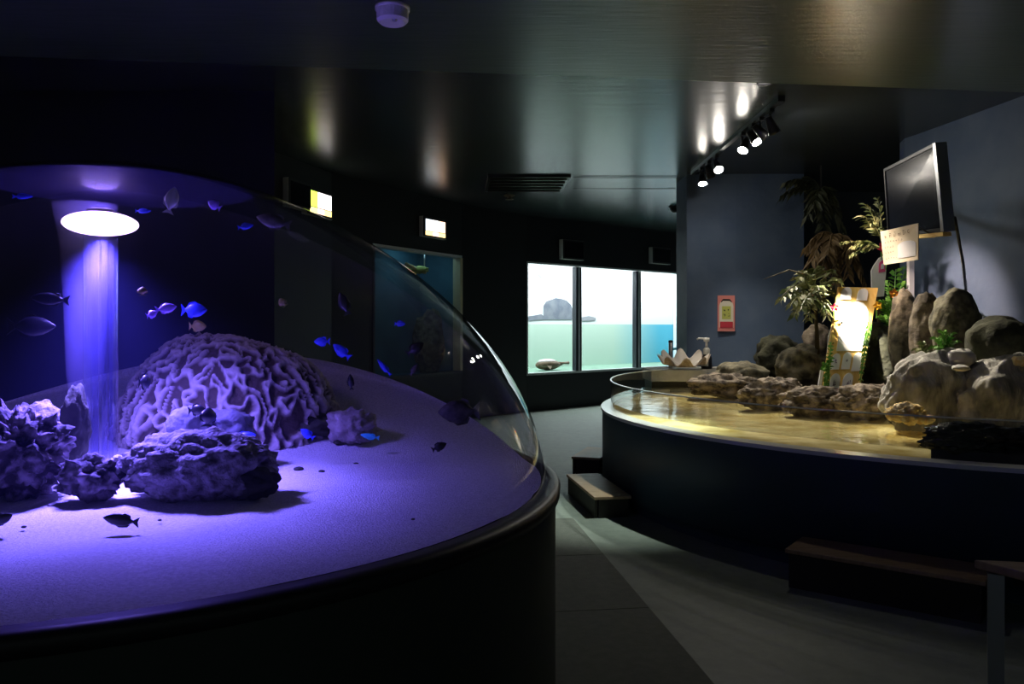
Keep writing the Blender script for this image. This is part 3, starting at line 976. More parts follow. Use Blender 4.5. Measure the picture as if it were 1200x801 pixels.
def disc(rad, z, name, m, kind=None, label=None, bumpy=0.0):
    mb_ = MB()
    vs_l, f_l = [], []
    n_r, n_a = 26, 90
    for i in range(n_r + 1):
        for k in range(n_a + 1):
            w = A0 + (A1 - A0) * k / n_a
            r = rad * (i + .02) / (n_r + .02)
            x, y = PC.x + r * math.cos(w), PC.y + r * math.sin(w)
            vs_l.append(Vector((x, y, z + bumpy * noise.noise(Vector((x * 1.7, y * 1.7, 1))))))
    for i in range(n_r):
        for k in range(n_a):
            p0 = i * (n_a + 1) + k
            f_l.append((p0, p0 + 1, p0 + n_a + 2, p0 + n_a + 1))
    mb_.add(vs_l, f_l)
    return obj(name, mb_, m, pool, True, kind=kind, label=label)


disc(PR - .085, .705, 'pool_bed', M['bed'], label='mottled yellow pool bed', bumpy=.02)
disc(PR - .085, .80, 'water', M['water'], label='shallow clear water')
# raised ground that carries the rocks
bed_poly = [(2.35, 9.9), (2.25, 9.2), (2.6, 7.75), (2.85, 7.15), (3.2, 6.85), (3.05, 6.35), (3.2, 6.1), (4.0, 5.95), (4.40, 5.95), (4.25, 7.0), (4.0, 8.25), (4.1, 11.5), (3.78, 11.5), (3.78, 9.9)]
obj('rockery_ground', MB().prism(bed_poly, .70, .90), M['soil'], pool)

# concrete block and ledge at the far end
blk = thing('concrete_trough', 'pale concrete ledge with dark recess at the far pool end', 'ledge', (2.0, 9.7, .70))
obj('slab', MB().box((1.97, 9.7, .915), (.66, .62, .14)), M['concrete'], blk, bevel=.01)
obj('recess', MB().box((1.97, 9.76, .775), (.6, .5, .14)), M['black'], blk, label='black box standing for the shade below the slab')  # solid black box paints the shade of the hollow
obj('side_ledge', MB().box((2.75, 9.98, .955), (.88, .36, .06)), M['concrete'], blk)

# giant clam shell on the ledge
sc = P(801, 432, 9.52)
sc.z = .985
cl = thing('giant_clam_shell', 'giant clam shell with wavy white lip on the pale ledge', 'shell', sc)


def valve(scale, thick):
    mb_ = MB()
    vs_l, f_l = [], []
    nu, nv = 64, 10
    for j in range(nv + 1):
        v = j / nv
        for i in range(nu + 1):
            u = i / nu * 2 - 1
            wave = math.cos(u * PI * 3.5)
            x = .30 * u * (.35 + .65 * v)
            y = -.10 + .24 * v * (1 - .5 * u * u) + .03 * wave * v
            z = .02 + (.10 + .065 * wave) * v ** 1.6
            vs_l.append(sc + Vector((x * scale, -y * scale + .1, z * scale + thick)))
    for j in range(nv):
        for i in range(nu):
            p0 = j * (nu + 1) + i
            f_l.append((p0, p0 + 1, p0 + nu + 2, p0 + nu + 1))
    return mb_.add(vs_l, f_l)


def valve2():
    """fluted bowl, lip facing up, opening tipped to the hall"""
    out_, in_ = MB(), MB()
    for mb_, k_, inner in ((out_, 1.0, False), (in_, .95, True)):
        vs_l, f_l = [], []
        nu, nv = 72, 8
        for j in range(nv + 1):
            v = j / nv
            for i in range(nu):
                w = 2 * PI * i / nu
                fl_ = math.cos(w * 8)
                rr = (.10 + .90 * v) * (1 + .09 * fl_ * v)
                x, y = .30 * rr * math.cos(w) * k_, .17 * rr * math.sin(w) * k_
                z = .03 + .10 * v ** 1.5 + .055 * fl_ * v ** 2 + (.012 if inner else 0) + y * .30
                vs_l.append(sc + Vector((x, y, z)))
        for j in range(nv):
            for i in range(nu):
                f_l.append((j * nu + i, j * nu + (i + 1) % nu, (j + 1) * nu + (i + 1) % nu, (j + 1) * nu + i))
        f_l.append(tuple(range(nu)))
        mb_.add(vs_l, f_l)
    return out_, in_


vo, vi = valve2()
obj('shell_outside', vo, M['shell_out'], cl, True, label='brown outer shell', fix=False)
obj('shell_lining', vi, M['shell_in'], cl, True, label='white inner lining', fix=False)

# tap pole
tp0 = P(786, 430, 9.75)
tap = thing('tap_post', 'thin grey tap post standing behind the clam shell', 'tap', (tp0.x, tp0.y, .98))
obj('pole', MB().tube([(tp0.x, tp0.y, .985), (tp0.x, tp0.y, 1.31)], .026, 12), M['grey_metal'], tap, True)
obj('valve_handle', MB().tube([(tp0.x, tp0.y, 1.22), (tp0.x + .07, tp0.y - .01, 1.225)], [.012, .016], 8), M['mural_blue'], tap, True, label='small blue valve handle')
obj('cap', MB().lathe([(.028, 1.30), (.028, 1.325), (.001, 1.33)], (tp0.x, tp0.y, 0), 12), M['dark_metal'], tap, True)
# small bottle-like ornament at the right end of the shell
op = P(828, 430, 9.62)
orn = thing('pump_bottle', 'pale-topped dark bottle at the right end of clam shell', 'bottle', (op.x, op.y, .985))
obj('body', MB().lathe([(.001, .985), (.062, .985), (.066, 1.0), (.064, 1.12), (.04, 1.16), (.03, 1.18)], (op.x, op.y, 0), 20), M['fish_black'], orn, True)
obj('label_band', MB().lathe([(.0675, 1.02), (.0675, 1.10)], (op.x - .002, op.y - .004, 0), 20, R_(180), R_(275)), M['plate'], orn, label='white paper band on the bottle')
obj('collar', MB().lathe([(.04, 1.16), (.042, 1.22), (.03, 1.235), (.016, 1.25)], (op.x, op.y, 0), 16), M['concrete'], orn, True)
obj('pump_head', MB().lathe([(.014, 1.25), (.014, 1.31), (.034, 1.315), (.038, 1.36), (.001, 1.365)], (op.x, op.y, 0), 16), M['plate'], orn, True)
obj('nozzle', MB().tube([(op.x, op.y, 1.345), (op.x - .10, op.y - .02, 1.355), (op.x - .12, op.y - .02, 1.34)], .011, 8), M['plate'], orn, True)

# ------------------------------------------------------------------ rocks round the pool
pit = lambda p: -.16 * max(0, noise.noise(p * 6.5)) + .10 * noise.noise(p * 12)
lump('limestone_rock', 848, 450, 8.6, 84, 26, M['limestone'], 'low pitted limestone rock at the far end of the rock edge', 'rock', 41, .3, sub=4, ythick=.7, fn=pit)
lump('limestone_rock', 905, 463, 7.5, 78, 38, M['limestone'], 'pitted limestone rock left of the glowing sign', 'rock', 43, .3, sub=5, ythick=.6, fn=pit)
lump('limestone_rock', 958, 471, 6.95, 84, 36, M['limestone'], 'pitted limestone rock just under the glowing sign', 'rock', 45, .28, sub=5, ythick=.6, fn=pit)
lump('limestone_rock', 1015, 470, 6.7, 78, 42, M['limestone'], 'blocky pitted limestone rock between sign and grey slate boulder', 'rock', 47, .2, sub=5, ythick=.6, fn=pit)
lump('moss_boulder', 868, 441, 8.8, 66, 34, M['boulder'], 'small mossy boulder behind the low limestone rock', 'rock', 49, .2, sub=4)
lump('moss_boulder', 940, 434, 8.05, 62, 58, M['boulder'], 'grey-green boulder left of the glowing sign', 'rock', 51, .25, sub=4)
lump('moss_boulder', 912, 418, 9.2, 50, 50, M['dark_boulder'], 'dark boulder behind the grey-green one near the pillar', 'rock', 53, .25, sub=4)
lump('moss_boulder', 958, 400, 9.4, 34, 40, M['red_boulder'], 'dim brown boulder in shadow left of the sign', 'rock', 54, .2, sub=4)
lump('dark_boulder', 1027, 424, 7.95, 60, 88, M['dark_boulder'], 'nearly black boulder right of the glowing sign', 'rock', 55, .18, sub=4)
lump('slate_boulder', 1098, 466, 5.95, 128, 108, M['slate'], 'large grey-green slate boulder behind the yellow coral', 'rock', 57, .22, 1.6, sub=5, ythick=.55, fn=lambda p: .06 * noise.noise(Vector((p.x * 9 - p.z * 6, p.y * 5, p.z * 2))))
lump('slate_boulder', 1196, 470, 5.75, 150, 110, M['slate'], 'large pale grey slate boulder at the right frame edge', 'rock', 59, .2, 1.6, sub=5, ythick=.5, fn=lambda p: .06 * noise.noise(Vector((p.x * 9 - p.z * 6, p.y * 5, p.z * 2))))
lump('standing_stone', 1085, 394, 6.75, 38, 104, M['red_boulder'], 'slim reddish upright stone against the right wall', 'rock', 61, .12, sub=4, ythick=.8)
lump('standing_stone', 1120, 384, 6.5, 56, 92, M['boulder'], 'tall rounded olive stone against the right wall', 'rock', 63, .12, sub=4, ythick=.7)
lump('standing_stone', 1172, 402, 6.2, 78, 64, M['dark_boulder'], 'squat dark round stone right of tall olive stone', 'rock', 65, .12, sub=4, ythick=.7)
lump('standing_stone', 1060, 394, 7.3, 36, 108, M['boulder'], 'mottled upright stone left of the slim reddish one', 'rock', 67, .15, sub=4, ythick=.8)
lump('white_stone', 1126, 419, 5.85, 32, 22, M['white_stone'], 'rounded white stone on top of the slate boulder', 'rock', 69, .2, sub=3)
lump('white_stone', 1126, 431, 5.6, 20, 8, M['white_stone'], 'flat pale pebble just below rounded white stone', 'rock', 71, .2, sub=3)
lump('yellow_stone', 1196, 424, 5.65, 24, 14, M['sponge'], 'small yellowish stone on slate at the frame edge', 'rock', 72, .2, sub=3)
lump('yellow_coral', 1062, 484, 5.5, 40, 24, M['sponge'], 'frilly yellow coral at the water edge below slate boulder', 'coral', 73, .35, sub=4, fn=spiky)
lump('yellow_coral', 1084, 491, 5.45, 20, 12, M['sponge'], 'small yellow coral nub beside the frilly one', 'coral', 74, .35, sub=3, fn=spiky)
lump('wet_rock', 1140, 514, 4.66, 120, 36, M['wet_rock'], 'wet black rock in the water at right', 'rock', 75, .3, sub=5, ythick=.45, fn=lambda p: .15 * noise.noise(p * 7))
lump('wet_rock', 1216, 517, 4.66, 90, 32, M['wet_rock'], 'second wet black rock cut by the right frame edge', 'rock', 77, .3, sub=4, ythick=.45, fn=lambda p: .15 * noise.noise(p * 7))
a0_ = P(1093, 540, 4.60)
nb = obj('navy_plinth', MB().prism([(a0_.x, 4.62), (2.95, 4.40), (3.35, 4.28), (3.9, 4.22), (3.9, 4.95), (2.72, 4.95)], .70, .785), M['navy'])
tag(nb, 'navy block in the pool under the wet black rocks', 'plinth')

# ------------------------------------------------------------------ signs on the rockery
# glowing tall board, leaning
bl, br = P(963, 461, 7.45), P(1007, 459, 7.45)
tl_, tr_ = P(983, 336, 7.85), P(1029, 337, 7.85)
yv = Vector((0, .02, 0))
board = thing('sign_board', 'tall honey-yellow sign board with white plates leaning on rocks', 'sign', ((bl.x + br.x) / 2, 7.45, bl.z))


def on_board(u, v, o_=0.0):
    p = bl.lerp(br, u).lerp(tl_.lerp(tr_, u), v)
    return p - Vector((0, o_, 0))


def plate(name, pts, o0, o1, m, parent, fnp=on_board, label=None):
    f_, g_ = [fnp(u, v, o1) for u, v in pts], [fnp(u, v, o0) for u, v in pts]
    k = len(pts)
    return obj(name, MB().add(f_ + g_, [tuple(range(k)), tuple(range(2 * k - 1, k - 1, -1))] + [(i, (i + 1) % k, k + (i + 1) % k, k + i) for i in range(k)]), m, parent, label=label)


def arch(u0, u1, v0, v1, k=8):
    r = (u1 - u0) / 2
    hh = min((v1 - v0) * .45, r * .5)
    pts = [(u0, v0), (u1, v0)]
    for i in range(k + 1):
        w = PI * i / k
        pts.append(((u0 + u1) / 2 + r * math.cos(w), v1 - hh + hh * math.sin(w)))
    return pts


plate('board', [(0, 0), (1, 0), (1, 1), (0, 1)], -.03, 0, M['board'], board)
plate('large_plate', arch(.20, .88, .385, .86), 0, .012, M['plate'], board, label='large white arched plate')
for u0, v0, v1 in ((.12, .215, .365), (.40, .215, .375), (.68, .195, .37)):
    plate('small_plate', arch(u0, u0 + .22, v0, v1), 0, .010, M['plate'], board)
for u0 in (.16, .50):
    plate('small_plate', arch(u0, u0 + .26, .025, .18), 0, .010, M['plate'], board)
for u0, v0 in ((.20, .88), (.62, .87)):
    plate('shell_badge', arch(u0 - .12, u0 + .14, v0, v0 + .12), 0, .012, M['plate'], board, label='white badge at the top')
# painted marks on the plates (short brush strokes, small as in the photo)
random.seed(11)


def strokes(name, cells, m, parent, fnp, o_, n_=5):
    mb_ = MB()
    for (u0, u1, v0, v1) in cells:
        for s in range(n_):
            if s % 2:
                uu = u0 + (u1 - u0) * random.uniform(.1, .4); w = (u1 - u0) * random.uniform(.3, .55); v = v0 + (v1 - v0) * random.uniform(.1, .9); hgt = (v1 - v0) * .12
            else:
                uu = u0 + (u1 - u0) * random.uniform(.15, .8); w = (u1 - u0) * .12; v = v0 + (v1 - v0) * random.uniform(.05, .4); hgt = (v1 - v0) * random.uniform(.35, .55)
            ps = [(uu, v), (uu + w, v), (uu + w, v + hgt), (uu, v + hgt)]
            mb_.add([fnp(a_, b_, o_) for a_, b_ in ps], [(0, 1, 2, 3)])
    return obj(name, mb_, m, parent)


strokes('painted_marks', [(.47, .57, .275, .315), (.22, .36, .06, .12), (.57, .71, .06, .12), (.17, .27, .27, .32)], M['ink_grey'], board, on_board, .0125)
plate('side_fold', [(-.10, .03), (-.02, .03), (-.02, .21), (-.10, .21)], -.04, -.02, M['plate'], board, label='white folded edge at the lower left')

# second white board leaning behind it on the left
bl2, br2 = P(968, 432, 7.9), P(990, 432, 7.9)
tl2, tr2 = P(974, 362, 8.05), P(998, 360, 8.05)


def on_board2(u, v, o_=0.0):
    return bl2.lerp(br2, u).lerp(tl2.lerp(tr2, u), v) - Vector((0, o_, 0))


b2 = thing('sign_board', 'narrow white board half hidden behind the glowing yellow sign', 'sign', ((bl2.x + br2.x) / 2, 7.9, bl2.z - .15))
plate('board', [(0, -.2), (1, -.2), (1, .8), (.75, 1), (.3, .95), (0, .55)], -.02, 0, M['plate'], b2, on_board2)
plate('pink_badge', arch(.35, .8, .05, .3), 0, .006, M['poster_pink'], b2, on_board2, label='small pinkish badge')
# pale tall plaque with pink mark, right of the sign
v0_ = P(1023, 350, 8.1)


def on_plq(u, v, o_=0.0):
    q0, q1 = P(1022, 348, 8.1), P(1036, 347, 8.1)
    t0, t1 = P(1021, 304, 8.1), P(1040, 300, 8.1)
    return q0.lerp(q1, u).lerp(t0.lerp(t1, u), v) - Vector((0, o_, 0))


plq = thing('white_plaque', 'upright white plaque with pink mark right of glowing sign', 'sign', (v0_.x, 8.1, 1.2))
plate('panel', [(0, 0), (1, 0), (1, .9), (.9, 1.05), (.5, 1.0), (.15, .82), (0, .7)], -.02, 0, M['plate'], plq, on_plq)
plate('pink_mark', arch(.48, .92, .62, .92), 0, .006, M['pink'], plq, on_plq, label='pink painted mark')
plate('pink_mark_centre', arch(.6, .8, .7, .84), .006, .009, M['plate'], plq, on_plq, label='white centre of the mark')
obj('stake', MB().box(P(1030, 348, 8.13) - Vector((0, 0, .45)), (.03, .02, 1.0)), M['stem'], plq)

# ------------------------------------------------------------------ television on a pole arm by the right wall
TL, TR = P(1037, 198, 7.05), P(1097, 167, 5.95)
BL, BR = P(1042, 278, 6.95), P(1107, 271, 5.85)
mid = (TL + TR + BL + BR) / 4
tv = thing('television', 'large switched-off flat television hung by the right wall', 'television', mid)
ex = (TR - TL + BR - BL).normalized()
ez0 = (TL - BL + TR - BR).normalized()
nrm = ex.cross(ez0).normalized()             # out of the screen
if nrm.x > 0:
    nrm = -nrm
def tvp(u, v, o_=0.0):
    return BL.lerp(BR, u).lerp(TL.lerp(TR, u), v) + nrm * o_
plate('back_case', [(0, 0), (1, 0), (1, 1), (0, 1)], -.07, 0, M['black'], tv, tvp)
plate('screen', [(.025, .045), (.965, .045), (.965, .96), (.025, .96)], 0, .004, M['screen_off'], tv, tvp)
for nm, pts in (('side_bezel', [(.965, 0), (1.0, 0), (1.0, 1), (.965, 1)]), ('side_bezel', [(0, 0), (.022, 0), (.022, 1), (0, 1)]), ('top_bezel', [(.022, .962), (.965, .962), (.965, 1), (.022, 1)]), ('bottom_bezel', [(.022, 0), (.965, 0), (.965, .04), (.022, .04)])):
    plate(nm, pts, -.005, .012, M['grey_metal'] if nm == 'side_bezel' and pts[0][0] > .5 else M['dark_metal'], tv, tvp)
plate('case_edge', [(1.0, 0), (1.012, 0), (1.012, 1), (1.0, 1)], -.07, .012, M['grey_metal'], tv, tvp, label='bright silver edge of the case')
plate('amber_tinted_strip', [(.35, -.05), (.99, -.05), (.99, -.005), (.35, -.005)], -.05, .01, M['board'], tv, tvp, label='strip under the screen with amber light in its colour')  # amber light on this strip is put into its colour
wallx = 4.3
arm0 = tvp(.5, .5, -.07)
obj('wall_arm', MB().tube([arm0, Vector((4.13, 8.0, 2.72))], .03, 8), M['black'], tv, True)
obj('wall_plate', MB().box(Vector((4.12, 8.0, 2.72)), (.04, .3, .3)), M['black'], tv)
c0, c1 = tvp(1, .15, -.08), Vector((4.16, 7.35, 1.72))
obj('cable', MB().tube([c0, c0.lerp(c1, .35) + Vector((.1, .1, -.1)), c0.lerp(c1, .7) + Vector((.05, 0, -.12)), c1], .012, 6), M['black'], tv, True)

# cream paper notice hanging under the television
def on_pap(u, v, o_=0.0):
    q0, q1 = P(1044, 310, 6.55), P(1085, 304, 5.95)
    t0, t1 = P(1040, 271, 6.55), P(1085, 261, 5.95)
    return q0.lerp(q1, u).lerp(t0.lerp(t1, u), v) + nrm * (o_ + .05)


pa = thing('paper_notice', 'cream paper notice with brown handwriting under the television', 'notice', P(1063, 286, 6.3))
plate('sheet', [(0, 0), (1, 0), (1, 1), (0, 1)], 0, .006, M['paper'], pa, on_pap)
plate('picture', arch(.46, .95, .12, .58), .006, .009, M['paper_white'], pa, on_pap, label='white picture patch on the notice')
cells = [(.10 + .125 * i, .20 + .125 * i, .74, .90) for i in range(6)] + [(.10 + .075 * i, .16 + .075 * i, .60, .68) for i in range(7)] + [(.08 + .075 * i, .14 + .075 * i, .46, .53) for i in range(4)] + [(.08 + .075 * i, .14 + .075 * i, .30, .37) for i in range(4)] + [(.08 + .075 * i, .14 + .075 * i, .14, .2) for i in range(5)]
strokes('handwriting', cells, M['ink'], pa, on_pap, .0095, 4)
obj('hanging_wire', MB().tube([on_pap(.9, 1, 0), tvp(.75, 0, 0)], .006, 6), M['black'], pa)
obj('hanging_wire', MB().tube([on_pap(.15, 1, 0), tvp(.3, 0, 0)], .006, 6), M['black'], pa)
# white post under the notice
w0 = P(1067, 348, 7.9)
wpst = obj('white_post', MB().box((w0.x, w0.y, 1.55), (.05, .05, 1.3)), M['frame_light'])
tag(wpst, 'narrow pale post by the wall end below the notice', 'post')

# poster on the pillar
pp = thing('poster', 'small pink-framed poster on the blue pillar', 'poster', P(851, 367, 10.16))
def on_pos(u, v, o_=0.0):
    q0, q1 = P(841, 388, 10.18), P(861, 388, 10.18)
    t0, t1 = P(841, 346, 10.18), P(861, 346, 10.18)
    return q0.lerp(q1, u).lerp(t0.lerp(t1, u), v) - Vector((0, o_, 0))
plate('frame', [(0, 0), (1, 0), (1, 1), (0, 1)], -.01, .006, M['poster_pink'], pp, on_pos)
plate('sheet', arch(.09, .91, .10, .90), .006, .010, M['poster_white'], pp, on_pos)
plate('green_panel', [(.24, .34), (.76, .34), (.76, .70), (.24, .70)], .010, .012, M['poster_green'], pp, on_pos, label='lime panel with dark strokes')
plate('red_band', [(.12, .10), (.88, .10), (.88, .27), (.12, .27)], .010, .013, M['poster_red'], pp, on_pos, label='red band at the foot')
plate('black_arc', [(.3, .85), (.7, .85), (.8, .80), (.82, .83), (.7, .90), (.3, .90), (.18, .83), (.2, .80)], .010, .012, M['black'], pp, on_pos, label='dark curved heading')
strokes('print', [(.28, .48, .55, .66), (.52, .72, .55, .66), (.28, .48, .40, .50), (.52, .72, .40, .50)], M['leaf_dark'], pp, on_pos, .0125, 4)

# ------------------------------------------------------------------ plants of the rockery
def frond(mb_, p0, p1, sag, nleaf, ll, lw, rnd, droop=.5):
    """a rib with leaflets on both sides"""
    p0, p1 = Vector(p0), Vector(p1)
    pts = []
    for i in range(9):
        t = i / 8
        pts.append(p0.lerp(p1, t) + Vector((0, 0, -sag * (2 * t - 1) ** 2 + sag)) * 1.0)
    mb_.tube(pts, [.008 * (1 - .8 * i / 8) + .002 for i in range(9)], 5)
    for i in range(nleaf):
        t = .15 + .85 * i / nleaf
        k = t * 8
        i0 = min(7, int(k))
        c_ = pts[i0].lerp(pts[i0 + 1], k - i0)
        tg = (pts[i0 + 1] - pts[i0]).normalized()
        sd_ = tg.cross(Vector((0, 0, 1)))
        if sd_.length < .1:
            sd_ = Vector((1, 0, 0))
        sd_.normalize()
        for s in (-1, 1):
            dirv = (sd_ * s * rnd.uniform(.6, 1) + tg * rnd.uniform(.5, 1.0) + Vector((0, 0, -droop * rnd.uniform(.4, 1.4)))).normalized()
            l_ = ll * rnd.uniform(.7, 1.1) * (1 - .5 * abs(t - .4))
            wv = dirv.cross(Vector((rnd.uniform(-1, 1), rnd.uniform(-1, 1), rnd.uniform(-1, 1)))).normalized() * lw
            up = Vector((0, 0, .01))
            mb_.add([c_, c_ + dirv * l_ * .45 + wv + up, c_ + dirv * l_, c_ + dirv * l_ * .45 - wv + up], [(0, 1, 2), (0, 2, 3)])


def plant(name, label, base, tips, sag, nleaf, ll, lw, m, seed, droop=.5, cat='plant'):
    rnd = random.Random(seed)
    base = Vector(base)
    t = thing(name, label, cat, base)
    for tip in tips:
        mb_ = MB()
        frond(mb_, base, tip, sag, nleaf, ll, lw, rnd, droop)
        obj('frond', mb_, m, t)
    return t


# bushy lit plant left of the sign
rnd = random.Random(5)
bb = P(955, 356, 7.9)
plant('leafy_plant', 'bushy green and straw-coloured plant above the left boulders', bb,
      [P(x, y, dp) for x, y, dp in ((912, 352, 7.6), (920, 340, 7.7), (930, 372, 7.5), (926, 358, 7.4), (940, 318, 7.8), (955, 315, 7.9), (975, 318, 7.9), (985, 328, 7.8), (970, 372, 7.6), (948, 376, 7.4), (938, 364, 7.3), (960, 340, 7.4), (985, 350, 8.0), (932, 326, 7.5))],
      .10, 13, .14, .020, M['leaf_lit'], 5, .7)
obj('stem', MB().tube([P(958, 415, 8.0), P(957, 385, 8.0), bb], [.025, .02, .015], 8), M['stem'], bpy.data.objects['leafy_plant'], True)
# two bare twigs sticking out left
tw = thing('bare_twig', 'two bare grey twigs reaching left from the bushy plant', 'twig', P(935, 340, 7.6))
obj('twig', MB().tube([P(945, 322, 7.6), P(925, 316, 7.55), P(895, 327, 7.5)], [.010, .007, .003], 6), M['boulder'], tw, True)
obj('twig', MB().tube([P(940, 328, 7.6), P(926, 338, 7.5), P(914, 349, 7.4)], [.010, .007, .003], 6), M['boulder'], tw, True)
# dry brown hanging mass in the alcove
bb = P(978, 276, 9.0)
plant('dry_palm', 'dry brown drooping palm in the dark alcove', bb,
      [P(x, y, dp) for x, y, dp in ((950, 308, 8.8), (962, 322, 8.8), (978, 330, 8.8), (995, 325, 8.8), (1010, 315, 8.9), (945, 290, 9.0), (1000, 300, 8.7), (970, 300, 8.6), (1015, 336, 8.8))],
      .10, 16, .24, .022, M['leaf_brown'], 8, .9)
obj('trunk', MB().tube([P(985, 420, 9.3), P(984, 350, 9.2), bb], [.05, .045, .03], 8), M['stem'], bpy.data.objects['dry_palm'], True)
# tall dark hanging plant at the top of the alcove
bb = P(962, 222, 9.6)
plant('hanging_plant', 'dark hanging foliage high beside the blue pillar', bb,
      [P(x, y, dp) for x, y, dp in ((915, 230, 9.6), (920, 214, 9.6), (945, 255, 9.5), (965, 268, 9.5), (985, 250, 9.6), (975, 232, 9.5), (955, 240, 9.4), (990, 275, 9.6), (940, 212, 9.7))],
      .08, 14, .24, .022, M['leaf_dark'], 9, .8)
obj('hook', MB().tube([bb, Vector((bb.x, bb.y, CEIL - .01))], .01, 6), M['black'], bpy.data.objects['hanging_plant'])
# sprigs near the television
bb = P(1035, 285, 7.6)
plant('sprig', 'thin leafy sprigs rising beside the left edge of television', bb,
      [P(x, y, dp) for x, y, dp in ((1012, 238, 7.6), (1008, 252, 7.6), (1028, 232, 7.6), (1018, 262, 7.5), (1022, 245, 7.7))],
      .06, 9, .13, .012, M['leaf_lit'], 12, .5)
bb = P(1030, 290, 7.5)
plant('sprig', 'level spray of narrow green leaves above the white plaque', bb,
      [P(x, y, dp) for x, y, dp in ((998, 290, 7.5), (996, 300, 7.5), (1005, 283, 7.6), (985, 284, 7.6))],
      .03, 12, .10, .012, M['leaf_lit'], 13, .5)
# foliage right of the plaque
bb = P(1046, 385, 7.9)
plant('flower_bush', 'green bush with white leaves right of the glowing sign', bb,
      [P(x, y, dp) for x, y, dp in ((1034, 352, 7.8), (1040, 330, 7.9), (1050, 315, 8.0), (1058, 330, 7.9), (1034, 370, 7.7), (1055, 352, 7.8), (1045, 345, 7.7), (1062, 310, 8.1))],
      .03, 12, .10, .020, M['leaf_bright'], 15, .4)
plant('fern', 'small bright green fern between standing stones and slate', P(1108, 415, 6.0),
      [P(x, y, dp) for x, y, dp in ((1096, 396, 5.95), (1105, 388, 5.95), (1116, 391, 5.95), (1122, 400, 5.9), (1092, 408, 5.9))],
      .03, 10, .06, .009, M['leaf_bright'], 16, .3)
plant('fern', 'dim green fern at the foot of reddish stone', P(1082, 420, 6.3),
      [P(x, y, dp) for x, y, dp in ((1072, 410, 6.2), (1080, 400, 6.2), (1090, 405, 6.2), (1094, 414, 6.1))],
      .03, 8, .06, .009, M['leaf_lit'], 17, .3)
iv = plant('ivy', 'green ivy sprig at the lower left of the glowing sign', P(971, 438, 7.4),
           [P(x, y, dp) for x, y, dp in ((966, 425, 7.35), (972, 418, 7.35), (964, 432, 7.33), (968, 446, 7.33), (974, 400, 7.5), (967, 462, 7.35))], .02, 7, .05, .016, M['leaf_bright'], 18, .3)
plant('ivy', 'yellow-green ivy trailing down the right edge of glowing sign', P(1020, 375, 7.6),
      [P(x, y, dp) for x, y, dp in ((1015, 402, 7.5), (1011, 425, 7.45), (1013, 412, 7.45), (1008, 444, 7.4), (1006, 462, 7.4))], .02, 9, .05, .014, M['leaf_bright'], 19, .3)


def flower(c_, r, m, label, seed):
    c_ = Vector(c_)
    t = thing('flower', label, 'flower', c_, 'flowers on the rockery')
    for k in range(5):
        w = 2 * PI * k / 5 + seed
        dx, dz = math.cos(w), math.sin(w)
        px_, pz_ = -dz, dx
        pts = [c_, c_ + Vector((dx * r * .6 + px_ * r * .42, -r * .25, dz * r * .6 + pz_ * r * .42)), c_ + Vector((dx * r * 1.1, -r * .15, dz * r * 1.1)), c_ + Vector((dx * r * .6 - px_ * r * .42, -r * .25, dz * r * .6 - pz_ * r * .42))]
        obj('petal', MB().add(pts, [(0, 1, 2, 3)]), m, t)
    obj('centre', blob(c_ + Vector((0, -r * .25, 0)), (r * .2, r * .3, r * .2), 1, 0, 1, 2), M['yellow'], t, True)
    obj('stalk', MB().tube([c_ + Vector((0, .02, 0)), c_ + Vector((.02, .06, -.12))], .006, 5), M['leaf_bright'], t)


flower(P(978, 360, 7.65), .04, M['red'], 'red flower at the upper left of glowing sign', .3)
flower(P(1034, 290, 8.0), .055, M['red'], 'red flower just above the white plaque', .9)
flower(P(1039, 301, 7.95), .035, M['pink'], 'small pink flower between red flower and paper notice', .1)
flower(P(1028, 358, 7.7), .045, M['yellow'], 'yellow flower by the right edge of glowing sign', .6)
flower(P(1047, 344, 7.7), .05, M['orange'], 'orange flower right of the yellow one', .2)

# ------------------------------------------------------------------ track lighting
TX = 2.28
trk = thing('track_rail', 'long black lighting track on the ceiling above the pool', 'track', (TX, 8.4, CEIL))
obj('rail', MB().box((TX, 8.4, CEIL - .02), (.045, 3.3, .04)), M['black'], trk)
obj('feed_box', MB().box((TX, 6.8, CEIL - .025), (.06, .14, .05)), M['black'], trk)
heads = [(823, 211, (2.2, 8.6, .9)), (832, 203, (3.0, 9.6, 1.4)), (841, 195, (2.5, 6.7, .8)), (872, 171, (.80, 6.3, 0)), (884, 162, (3.35, 5.95, .95)), (893, 156, (4.15, 7.45, 1.6)), (905, 149, (3.28, 7.7, 1.54))]
hl = ['spotlight at the far end of the ceiling track', 'second spotlight from the far end of the track', 'third spotlight from the far end of the track', 'spotlight at the far side of the near bright cluster', 'middle spotlight of the near bright cluster', 'third spotlight in the near bright cluster', 'spotlight nearest the near end of the track']
BEAM = [(2.4, 44, TRACK_COL), (1.2, 62, TRACK_COL), (4.0, 38, TRACK_COL), (3, 24, (.93, 1.0, .9)), (5.0, 38, TRACK_COL), (6, 34, (1.0, .72, .60)), (38, 13.5, TRACK_COL)]      # strength, cone, colour of each head
